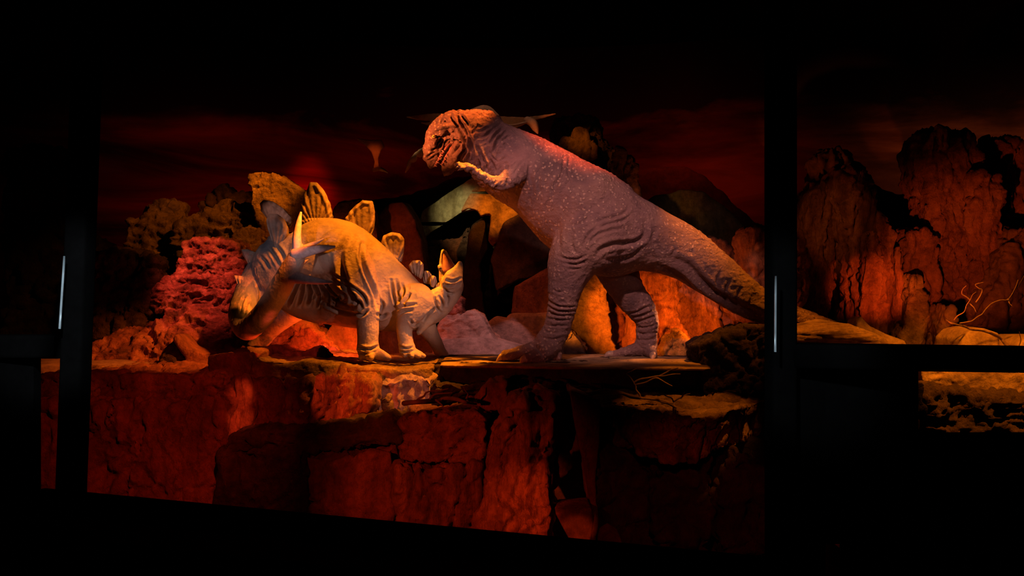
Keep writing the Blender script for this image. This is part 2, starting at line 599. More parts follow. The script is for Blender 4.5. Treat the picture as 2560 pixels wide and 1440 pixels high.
def prism(outline, Y, depth, lean=0.0, taper=1.0):
    """outline in pixels at distance Y, pushed back by depth"""
    pts = [P(x, y, Y) for x, y in outline]
    n = len(pts)
    cx = sum(p[0] for p in pts) / n
    cz = sum(p[2] for p in pts) / n
    z0 = min(p[2] for p in pts)
    V = []
    for p in pts:
        V.append((p[0], p[1] + lean * (p[2] - z0), p[2]))
    for p in pts:
        V.append((cx + (p[0] - cx) * taper, p[1] + depth, cz + (p[2] - cz) * taper))
    Fc = [tuple(range(n)), tuple(range(2 * n - 1, n - 1, -1))]
    for i in range(n):
        j = (i + 1) % n
        Fc.append((i, i + n, j + n, j))
    return np.array(V), Fc


def remesh(V, Fc, vox, smooth=4, cut=None):
    me = bpy.data.meshes.new('tmp')
    me.from_pydata(np.asarray(V).tolist(), [], Fc)
    me.update()
    import bmesh
    bm = bmesh.new()
    bm.from_mesh(me)
    bmesh.ops.recalc_face_normals(bm, faces=bm.faces)
    bmesh.ops.triangulate(bm, faces=[f for f in bm.faces if len(f.verts) > 4])
    bm.to_mesh(me)
    bm.free()
    o = bpy.data.objects.new('tmp', me)
    C.objects.link(o)
    r = o.modifiers.new('r', 'REMESH')
    r.mode = 'VOXEL'
    r.voxel_size = vox
    oc = None
    if cut is not None:
        mc = bpy.data.meshes.new('cut')
        mc.from_pydata(np.asarray(cut[0]).tolist(), [], cut[1])
        mc.update()
        b2 = bmesh.new()
        b2.from_mesh(mc)
        bmesh.ops.recalc_face_normals(b2, faces=b2.faces)
        b2.to_mesh(mc)
        b2.free()
        oc = bpy.data.objects.new('cut', mc)
        C.objects.link(oc)
        bo = o.modifiers.new('b', 'BOOLEAN')
        bo.operation = 'DIFFERENCE'
        bo.solver = 'FAST'
        bo.object = oc
        r2 = o.modifiers.new('r2', 'REMESH')
        r2.mode = 'VOXEL'
        r2.voxel_size = vox
    if smooth:
        s = o.modifiers.new('s', 'SMOOTH')
        s.factor = .5
        s.iterations = smooth
    bpy.context.view_layer.update()
    dg = bpy.context.evaluated_depsgraph_get()
    m2 = bpy.data.meshes.new_from_object(o.evaluated_get(dg))
    n = len(m2.vertices)
    A = np.empty(n * 3)
    m2.vertices.foreach_get('co', A)
    N = np.empty(n * 3)
    m2.vertex_normals.foreach_get('vector', N)
    L = np.empty(len(m2.loops), np.int32)
    m2.loops.foreach_get('vertex_index', L)
    tot = np.empty(len(m2.polygons), np.int32)
    m2.polygons.foreach_get('loop_total', tot)
    bpy.data.objects.remove(o)
    bpy.data.meshes.remove(me)
    if oc is not None:
        bpy.data.objects.remove(oc)
        bpy.data.meshes.remove(mc)
    faces = L.reshape(-1, 4) if (tot == 4).all() else np.split(L, np.cumsum(tot)[:-1])
    bpy.data.meshes.remove(m2)
    return A.reshape(-1, 3), N.reshape(-1, 3), faces


def mk_dense(name, V, faces, mat, parent=None, origin=None):
    org = np.array(origin, float) if origin is not None else np.array(((V[:, 0].min() + V[:, 0].max()) / 2, (V[:, 1].min() + V[:, 1].max()) / 2, V[:, 2].min()))
    me = bpy.data.meshes.new(name)
    if isinstance(faces, np.ndarray):
        me.vertices.add(len(V))
        me.vertices.foreach_set('co', (V - org).ravel())
        me.loops.add(faces.size)
        me.loops.foreach_set('vertex_index', faces.ravel())
        me.polygons.add(len(faces))
        me.polygons.foreach_set('loop_start', np.arange(0, faces.size, 4))
    else:
        me.from_pydata((V - org).tolist(), [], [tuple(f) for f in faces])
    me.update(calc_edges=True)
    me.validate()
    me.polygons.foreach_set('use_smooth', np.ones(len(me.polygons), bool))
    me.materials.append(mat)
    o = bpy.data.objects.new(name, me)
    C.objects.link(o)
    O_OF[o.name] = org
    if parent is None:
        o.location = org
    else:
        o.parent = parent
        o.location = org - ORG(parent)
    return o


def displace(V, style, amp, s):
    d = displace0(V, style, amp, s)
    if style in ('column', 'chunk', 'strata'):
        sc3 = {'column': (1.1, 1.1, .33), 'chunk': (1.0, 1.0, 1.3), 'strata': (.8, .8, 2.6)}[style]
        wv = np.stack((fbm(V * 1.8, s + 70), fbm(V * 1.8, s + 71), fbm(V * 1.8, s + 72)), 1) * .35
        g1, g2, gv = worley((V + wv) * sc3 * 1.25, s + 80)
        d = d - .07 * np.exp(-((g2 - g1) / .055) ** 2) + (gv - .5) * .07
        g1, g2, gv = worley((V + wv) * sc3 * 3.2, s + 90)
        d = d - .03 * np.exp(-((g2 - g1) / .08) ** 2) + (gv - .5) * .025
    d = d + .010 * ridged(V * (12, 12, 7), s + 95, 2) * (style != 'smooth')
    return d


def displace0(V, style, amp, s):
    """displacement in metres along the normal"""
    if style == 'chunk':
        f1, f2, v = worley(V * (1.5, 1.5, 1.9), s)
        g1, g2, v2 = worley(V * 4.1 + 7, s + 9)
        return amp * ((v - .5) * .9 + np.minimum(f2 - f1, .18) * 2.2 - .4 + (np.minimum(g2 - g1, .15) * 2.0 + (v2 - .5) * .4 - .3) * .5 + .35 * fbm(V * 6, s))
    if style == 'column':
        q = V * (2.6, 2.6, .38)
        q2 = V * (7.5, 7.5, 1.1)
        st = fbm(V * (.8, .8, 3.0), s + 5)
        return amp * (1.1 * ridged(q + .25 * fbm(V * 1.5, s + 2)[:, None], s) + .5 * ridged(q2, s + 3) + .4 * st + .25 * fbm(V * 9, s + 8))
    if style == 'strata':
        q = V * (.7, .7, 4.2)
        a = fbm(q + .3 * fbm(V * 1.1, s)[:, None], s, 3)
        a = np.round(a * 4) / 4 * .6 + a * .4
        return amp * (1.4 * a + .5 * fbm(V * 5, s + 4) + .5 * ridged(V * (3, 3, 1.2), s + 6))
    if style == 'lava':
        w_ = np.stack((fbm(V * 1.2, s), fbm(V * 1.2, s + 11), fbm(V * 1.2, s + 22)), 1)
        q = V * (2.2, 2.2, 4.4) + 1.5 * w_
        return amp * (1.3 * ridged(q, s + 1, 3) + .5 * fbm(V * 9, s + 7))
    if style == 'crumb':
        w_ = np.stack((fbm(V * 3, s), fbm(V * 3, s + 11), fbm(V * 3, s + 22)), 1)
        return amp * (ridged(V * 6.5 + 1.3 * w_, s + 1, 3) + .6 * fbm(V * 2.0, s + 5))
    if style == 'smooth':
        return amp * (fbm(V * 1.1, s, 3) + .25 * fbm(V * 5, s + 3))
    return amp * fbm(V * 2, s)


SEED = [10]


def rock(name, outline, Y, depth, mat, style, label, cat='rock', group=None, vox=.035, amp=.06, smooth=4, lean=0.0, taper=1.0, parts=None, kind=None, warp=.085):
    SEED[0] += 13
    s = SEED[0]
    if parts is None:
        V, Fc = prism(outline, Y, depth, lean, taper)
    else:
        V, Fc = parts
    A, N, fc = remesh(V, Fc, vox, smooth)
    d = displace(A, style, amp * {'smooth': 1.2, 'chunk': 2.0, 'column': 2.0, 'strata': 1.9, 'lava': 1.5, 'crumb': .9}[style], s)
    wp = 0.0 if style == 'smooth' else warp
    W = np.stack((fbm(A * 1.9, s + 40), fbm(A * 1.4, s + 50), .7 * fbm(A * 1.9, s + 60)), 1) * wp
    A = A + N * d[:, None] + W
    o = mk_dense(name, A, fc, M[mat])
    tag(o, label, cat, group, kind)
    return o


def folds(V, N, lines, ylo=0, yhi=99, face=True):
    """carve creases: lines of (points_px, half width px, depth px)"""
    Y = V[:, 1]
    px = 1280 + F * V[:, 0] / Y
    py = 720 - F * (V[:, 2] - ZC) / Y
    D = np.zeros(len(V))
    wgt = np.clip(-N[:, 1] * 1.6 + .35, 0, 1) * ((Y > ylo) & (Y < yhi))
    for L in lines:
        pts, w_, dep = L[0], L[1], L[2]
        q = catmull(pts, 4) if len(pts) > 2 else np.array(pts, float)
        lo, hi = q.min(0) - 4 * w_, q.max(0) + 4 * w_
        idx = np.where((px > lo[0]) & (px < hi[0]) & (py > lo[1]) & (py < hi[1]) & (wgt > 0))[0]
        if len(idx) == 0:
            continue
        X = np.stack((px[idx], py[idx]), 1)
        best = np.full(len(idx), 1e9)
        tt = np.zeros(len(idx))
        for k in range(len(q) - 1):
            a, b = q[k], q[k + 1]
            ab = b - a
            t = np.clip(((X - a) @ ab) / (ab @ ab + 1e-9), 0, 1)
            d = np.sqrt(((X - a - t[:, None] * ab) ** 2).sum(1))
            n = d < best
            best = np.where(n, d, best)
            tt = np.where(n, (k + t) / (len(q) - 1), tt)
        tp = np.clip(np.sin(np.pi * np.clip(tt, 0.02, .98)), 0, 1) ** .5
        g = -dep * np.exp(-(best / w_) ** 2) + .4 * dep * np.exp(-((best - 2.0 * w_) / (w_ * .9)) ** 2)
        D[idx] += g * tp * wgt[idx] * Y[idx] / F
    return D


# ------------------------------------------------------------------ the setting: floor, back wall, ceiling
def heightfield(name, x0, x1, y0, y1, step, zf, mat):
    xs = np.arange(x0, x1 + step, step)
    ys = np.arange(y0, y1 + step, step)
    X, Yg = np.meshgrid(xs, ys)
    Z = zf(X.ravel(), Yg.ravel())
    V = np.stack((X.ravel(), Yg.ravel(), Z), 1)
    nx, ny = len(xs), len(ys)
    i = np.arange((nx) * (ny)).reshape(ny, nx)
    q = np.stack((i[:-1, :-1].ravel(), i[:-1, 1:].ravel(), i[1:, 1:].ravel(), i[1:, :-1].ravel()), 1)
    return mk_dense(name, V, q, mat, origin=(0, 0, 0))


ZG = 3.0


def zground(x, y):
    p = np.stack((x, y, np.zeros_like(x)), 1)
    t = np.clip((y - 12.2) / .5, 0, 1)
    up = ZG - .06 + .05 * fbm(p * 1.6, 3) + np.clip((y - 17) * .05, 0, .4) + np.clip((y - 15), 0, 2) * .06 * fbm(p * .7, 6)
    lo = .05 + .05 * fbm(p, 9)
    return lo + (up - lo) * t * t * (3 - 2 * t)


fl = heightfield('floor', -20, 20, 3.0, 26, .14, zground, M['rock_mauve'])
tag(fl, kind='structure', label='painted ground of the cave behind the cliff ledge', cat='ground')

# curved back wall with the painted sky
V, Fc = [], []
na = 60
for i in range(na + 1):
    a = math.radians(-60 + 120 * i / na)
    x, y = 21 * math.sin(a), 4.2 + 20.5 * math.cos(a)
    V += [(x, y, 0), (x, y, 12.2), (x * 1.02, y + .25, 0), (x * 1.02, y + .25, 12.2)]
for i in range(na):
    a, b = 4 * i, 4 * i + 4
    Fc += [(a, b, b + 1, a + 1), (a + 2, a + 3, b + 3, b + 2), (a + 1, b + 1, b + 3, a + 3)]
wb = mk('wall_back', V, Fc, M['mural'], origin=(0, 0, 0))
tag(wb, kind='structure', label='curved back wall painted with a dark red stormy sky', cat='wall')


def box(x0, x1, y0, y1, z0, z1):
    V = [(x, y, z) for x in (x0, x1) for y in (y0, y1) for z in (z0, z1)]
    Fc = [(0, 1, 3, 2), (4, 6, 7, 5), (0, 4, 5, 1), (2, 3, 7, 6), (0, 2, 6, 4), (1, 5, 7, 3)]
    return np.array(V, float), Fc


ce = mk('ceiling', *box(-21, 21, 3.2, 26, 11.6, 11.8), M['black_frame'], smooth=False)
tag(ce, kind='structure', label='black ceiling above the diorama', cat='ceiling')

# ------------------------------------------------------------------ rocks
R = rock
# --- far hills
R('hill', [(1560, 420), (1620, 405), (1690, 398), (1740, 400), (1780, 425), (1830, 470), (1900, 540), (1960, 600), (1980, 860), (1540, 860)], 20.5, 1.5, 'hill', 'smooth',
  'broad dim hill rising behind the back and tail of the big standing dinosaur', 'hill', vox=.08, amp=.12, smooth=6, lean=.25)
R('hill', [(1590, 560), (1640, 480), (1720, 455), (1790, 470), (1850, 520), (1890, 575), (1900, 860), (1580, 860)], 19.0, 1.2, 'slope_green', 'smooth',
  'low greenish hill just above the middle of the long tail', 'hill', vox=.07, amp=.12, smooth=6, lean=.25)
R('hill', [(880, 520), (930, 500), (1010, 488), (1080, 470), (1130, 440), (1400, 400), (1400, 860), (880, 860)], 20.5, 1.2, 'rock_shadow', 'smooth',
  'dark low hill behind the plated dinosaur and the pale ash slope', 'hill', vox=.08, amp=.12, smooth=6)
R('hill', [(1995, 500), (2060, 470), (2140, 440), (2220, 470), (2290, 480), (2330, 500), (2330, 860), (1995, 860)], 18.5, 1.2, 'rock_shadow', 'smooth',
  'black hill in the gap between the right window spires and the towers', 'hill', vox=.08, amp=.12, smooth=6)
R('hill', [(0, 365), (110, 352), (135, 380), (150, 560), (230, 600), (250, 880), (0, 880)], 18.5, 1.4, 'rock_shadow', 'chunk',
  'black cliff block beyond the left window post', 'cliff', vox=.08, amp=.10, smooth=4)

# --- ash slope hanging behind the tyrannosaur's chest
R('ash_slope', [(1000, 640), (1028, 575), (1046, 520), (1100, 482), (1160, 440), (1200, 415), (1250, 420), (1262, 480), (1222, 508), (1190, 512), (1150, 525), (1110, 552), (1070, 580), (1040, 612)], 17.8, .7, 'slope_green', 'smooth',
  'pale green ash slope fanning down behind the dinosaur chest', 'slope', vox=.028, amp=.05, smooth=4, lean=.9)
R('ochre_cliff', [(1148, 525), (1175, 470), (1215, 430), (1290, 440), (1345, 500), (1330, 515), (1305, 512), (1296, 535), (1270, 560), (1245, 600), (1232, 612), (1222, 600), (1226, 560), (1226, 530), (1210, 530), (1200, 536), (1192, 522), (1170, 514), (1158, 520)], 17.2, .6, 'rock_amber', 'smooth',
  'ochre cliff with a jagged lower rim under the dinosaur chest', 'cliff', vox=.024, amp=.04, smooth=2, lean=.5)
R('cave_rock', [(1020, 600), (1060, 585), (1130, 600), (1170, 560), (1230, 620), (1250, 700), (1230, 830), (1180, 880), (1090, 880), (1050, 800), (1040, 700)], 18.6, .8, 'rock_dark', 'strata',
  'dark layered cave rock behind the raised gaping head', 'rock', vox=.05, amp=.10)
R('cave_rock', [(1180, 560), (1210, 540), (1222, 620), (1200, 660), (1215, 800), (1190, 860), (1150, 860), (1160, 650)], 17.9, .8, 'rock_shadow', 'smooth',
  'narrow dark pillar in the cave left of the front leg', 'rock', vox=.05, amp=.08)  # near-black colour puts the cave shade into the pillar
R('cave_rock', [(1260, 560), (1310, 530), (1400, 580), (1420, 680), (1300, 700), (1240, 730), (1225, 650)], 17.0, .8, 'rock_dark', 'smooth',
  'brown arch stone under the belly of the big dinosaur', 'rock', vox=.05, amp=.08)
R('cave_rock', [(1285, 715), (1330, 695), (1400, 660), (1430, 790), (1350, 800), (1280, 790)], 16.4, .7, 'rock_red', 'smooth',
  'reddish block low behind the front leg of the big dinosaur', 'rock', vox=.05, amp=.06)
R('cave_rock', [(1275, 790), (1350, 785), (1430, 790), (1430, 895), (1250, 895)], 16.0, .6, 'rock_mauve', 'smooth',
  'mauve boulder on the ground behind the front leg', 'rock', vox=.05, amp=.07)
R('boulder', [(935, 620), (945, 530), (975, 502), (1010, 500), (1035, 540), (1052, 610), (1060, 680), (1050, 860), (930, 860)], 16.4, 1.0, 'rock_brown', 'smooth',
  'tall rounded brown boulder behind the two rearmost back plates', 'boulder', vox=.05, amp=.08, smooth=8)
R('boulder', [(1190, 830), (1240, 795), (1300, 808), (1360, 850), (1370, 900), (1180, 900)], 15.8, 1.0, 'rock_mauve', 'smooth',
  'low grey dome of rock between the two dinosaurs', 'boulder', vox=.05, amp=.05, smooth=8)
R('boulder', [(820, 560), (840, 508), (900, 500), (930, 520), (945, 600), (940, 700), (820, 700)], 15.6, .8, 'rock_amber', 'crumb',
  'rough ochre boulder between the big plate and the next plate', 'boulder', vox=.03, amp=.04)

# crater mound between the dinosaurs
R('crater_mound', [(1080, 885), (1090, 830), (1100, 790), (1125, 780), (1150, 792), (1175, 778), (1195, 790), (1215, 820), (1240, 850), (1260, 885)], 14.6, 1.0, 'rock_mauve', 'crumb',
  'small crumbly grey mound with pink frost beside the gaping dinosaur', 'mound', vox=.022, amp=.035, smooth=3, lean=.5)
R('crater_mound', [(1105, 790), (1112, 750), (1130, 735), (1152, 748), (1160, 790)], 14.9, .6, 'rock_lava', 'crumb',
  'small red cone rising behind the crumbly grey mound', 'mound', vox=.022, amp=.035, smooth=3, lean=.4)
R('gravel_apron', [(1090, 895), (1100, 855), (1200, 845), (1290, 868), (1380, 900)], 14.0, 1.3, 'rock_mauve', 'smooth',
  'smooth mauve apron of ash in front of the grey mound', 'ground', vox=.03, amp=.03, smooth=5, lean=1.2)

# spires behind the tyrannosaur's neck
SP = [
    ([(1388, 480), (1390, 330), (1400, 300), (1440, 290), (1490, 295), (1500, 340), (1495, 480)], 17.6, 'rock_dark', 'dark blocky spire top behind the nape'),
    ([(1408, 480), (1403, 372), (1412, 348), (1436, 356), (1446, 330), (1462, 338), (1468, 362), (1484, 372), (1482, 480)], 17.1, 'rock_amber', 'ochre knob of rock just above the shoulders'),
    ([(1480, 520), (1470, 360), (1490, 330), (1515, 350), (1540, 380), (1548, 520)], 17.3, 'rock_dark', 'dark spire leaning behind the middle of the back'),
    ([(1540, 520), (1535, 400), (1548, 365), (1562, 380), (1566, 520)], 17.0, 'rock_amber', 'thin ochre spire behind the back'),
    ([(1566, 520), (1566, 420), (1576, 392), (1588, 415), (1592, 520)], 16.8, 'rock_amber', 'thinnest ochre spire, last one before the dark hill'),
]
for o_, y_, m_, l_ in SP:
    R('rock_spire', o_, y_, .6, m_, 'column', l_, 'rock spire', 'spires behind the big dinosaur', vox=.028, amp=.05, smooth=3)
R('rock_stump', [(1862, 800), (1872, 620), (1868, 600), (1878, 582), (1900, 576), (1915, 582), (1945, 575), (2000, 590), (2010, 800)], 14.8, .7, 'rock_column', 'column',
  'reddish broken rock stump behind the tail, left of the right window post', 'rock', vox=.028, amp=.05, smooth=3)
R('rock_stump', [(1780, 740), (1790, 600), (1800, 598), (1830, 640), (1870, 700), (1870, 800)], 15.4, .6, 'rock_column', 'column',
  'small reddish rock edge peeping over the tail', 'rock', vox=.03, amp=.04, smooth=3)

# orange fluted rocks seen under the tyrannosaur
OR = [
    ([(1400, 900), (1432, 760), (1440, 690), (1465, 660), (1510, 665), (1520, 760), (1525, 830), (1545, 905)], 15.0, 'rock_amber', 'crumb', 'knobbly ochre rock between the two legs of the big dinosaur'),
    ([(1520, 905), (1515, 760), (1530, 700), (1560, 720), (1575, 800), (1590, 905)], 15.5, 'rock_red', 'column', 'narrow red rock directly behind the far leg'),
    ([(1580, 905), (1590, 760), (1570, 650), (1640, 640), (1700, 670), (1695, 720), (1700, 790), (1715, 860), (1740, 905)], 15.2, 'rock_column', 'column', 'bright orange fluted rock under the tail root'),
    ([(1690, 905), (1695, 760), (1700, 680), (1740, 700), (1790, 740), (1800, 830), (1810, 905)], 15.6, 'rock_column', 'column', 'dull orange rock column under the thick of the tail'),
    ([(1790, 905), (1795, 760), (1850, 770), (1900, 790), (1930, 905)], 15.9, 'rock_red', 'column', 'dim red rock under the thin of the tail, above the dark boulder'),
    ([(1370, 902), (1400, 860), (1430, 825), (1465, 860), (1480, 902)], 14.3, 'rock_mauve', 'chunk', 'pinkish grey stone just behind the front heel'),
    ([(1640, 908), (1680, 850), (1700, 840), (1730, 890), (1738, 908)], 14.5, 'rock_amber', 'column', 'small ochre wedge of rock right of the far foot'),
]
for o_, y_, m_, s_, l_ in OR:
    R('fluted_rock', o_, y_, .7, m_, s_, l_, 'rock', 'rocks behind the legs of the big dinosaur', vox=.026, amp=.055, smooth=3)

# --- left background
LB = [
    ([(300, 640), (310, 545), (350, 520), (385, 500), (420, 515), (440, 560), (450, 640), (400, 670), (340, 660)], 16.4, 'rock_amber', 'lava', 'ochre crag at the left end of the far ridge'),
    ([(430, 640), (435, 560), (480, 545), (520, 520), (570, 505), (620, 520), (625, 560), (580, 590), (540, 640)], 16.0, 'rock_amber', 'lava', 'folded ochre crag in the middle of the far ridge'),
    ([(470, 540), (520, 470), (545, 450), (570, 480), (600, 475), (640, 500), (640, 600), (480, 600)], 17.2, 'rock_brown', 'chunk', 'dim brown peak behind the ochre ridge'),
    ([(560, 600), (575, 575), (610, 560), (660, 590), (690, 640), (680, 760), (600, 760), (560, 680)], 15.3, 'rock_amber', 'crumb', 'rough ochre boulder left of the tail plates'),
]
for o_, y_, m_, s_, l_ in LB:
    R('crag', o_, y_, .9, m_, s_, l_, 'crag', 'crags at the far left', vox=.032, amp=.075, smooth=3, lean=.2)
R('overhang_boulder', [(617, 440), (640, 433), (690, 436), (720, 458), (757, 482), (800, 520), (830, 560), (830, 650), (690, 650), (672, 600), (645, 548), (632, 510), (636, 484), (622, 460)], 15.6, 1.0, 'rock_amber', 'crumb',
  'big ochre boulder jutting up behind the tallest back plate', 'boulder', vox=.026, amp=.045, smooth=4)
R('block', [(215, 850), (222, 640), (260, 622), (340, 625), (380, 640), (385, 700), (375, 790), (340, 850)], 14.6, 1.0, 'rock_dark', 'chunk',
  'dark squared block beside the left window post', 'rock', vox=.04, amp=.07, smooth=5)
ST = [
    ([(455, 645), (462, 608), (500, 598), (560, 600), (595, 612), (600, 645)], 14.9, 'uppermost crinkled red rock of the left stack'),
    ([(440, 695), (445, 650), (520, 640), (590, 645), (610, 660), (605, 695)], 14.8, 'second crinkled red rock from the top of the left stack'),
    ([(395, 735), (405, 695), (480, 688), (600, 690), (605, 735)], 14.7, 'third crinkled red rock from the top of the left stack'),
    ([(375, 765), (380, 720), (430, 715), (520, 725), (610, 730), (620, 775), (470, 785), (400, 782)], 14.6, 'lowest and widest crinkled red rock of the left stack'),
]
for o_, y_, l_ in ST:
    R('lava_rock', o_, y_, .9, 'rock_lava', 'crumb', l_, 'lava rock', 'stacked crinkled red rocks', vox=.022, amp=.085, smooth=5)
R('lava_mound', [(200, 935), (205, 860), (260, 835), (330, 825), (380, 790), (440, 775), (520, 770), (600, 790), (650, 830), (640, 900), (560, 930), (380, 940)], 13.7, 1.3, 'rock_lava', 'lava',
  'broad folded mound of old lava at the left end of the ledge', 'mound', vox=.024, amp=.08, smooth=3, lean=.8)
R('lava_rock', [(395, 935), (410, 880), (432, 840), (450, 865), (470, 905), (470, 935)], 12.9, .6, 'rock_dark', 'chunk',
  'dark pointed rock standing at the front of the lava mound', 'rock', vox=.024, amp=.04)
R('lava_rock', [(432, 850), (440, 838), (470, 870), (515, 885), (510, 930), (460, 932), (462, 895)], 12.8, .5, 'rock_red', 'smooth',
  'smooth orange rock beside the squared ledge block', 'rock', vox=.024, amp=.03)
R('lava_mound', [(600, 900), (640, 850), (690, 815), (740, 805), (790, 840), (830, 880), (840, 905)], 14.2, .9, 'rock_red', 'lava',
  'red lit hummock under the belly of the plated dinosaur', 'mound', vox=.024, amp=.05, lean=.5)
R('lava_mound', [(790, 905), (800, 850), (830, 800), (880, 800), (905, 850), (910, 905)], 14.5, .8, 'rock_red', 'smooth',
  'glowing red bank just left of the hind leg', 'mound', vox=.026, amp=.05, lean=.4)
R('lava_rock', [(650, 902), (665, 872), (700, 865), (730, 880), (760, 885), (790, 870), (800, 865), (820, 890), (835, 905)], 13.2, .4, 'rock_lava', 'crumb',
  'row of small crumbly red stones on the ledge under the belly', 'rock', vox=.02, amp=.03)
R('stone', [(790, 903), (795, 868), (808, 862), (825, 878), (840, 903)], 12.95, .25, 'rock_shadow', 'chunk',
  'small dark grey stone on the ledge left of the hind foot', 'stone', vox=.018, amp=.02)
R('mound', [(930, 893), (935, 830), (1000, 815), (1080, 840), (1095, 893)], 15.4, .7, 'rock_dark', 'smooth',
  'dark low bank seen between the hind and front legs', 'mound', vox=.04, amp=.05)

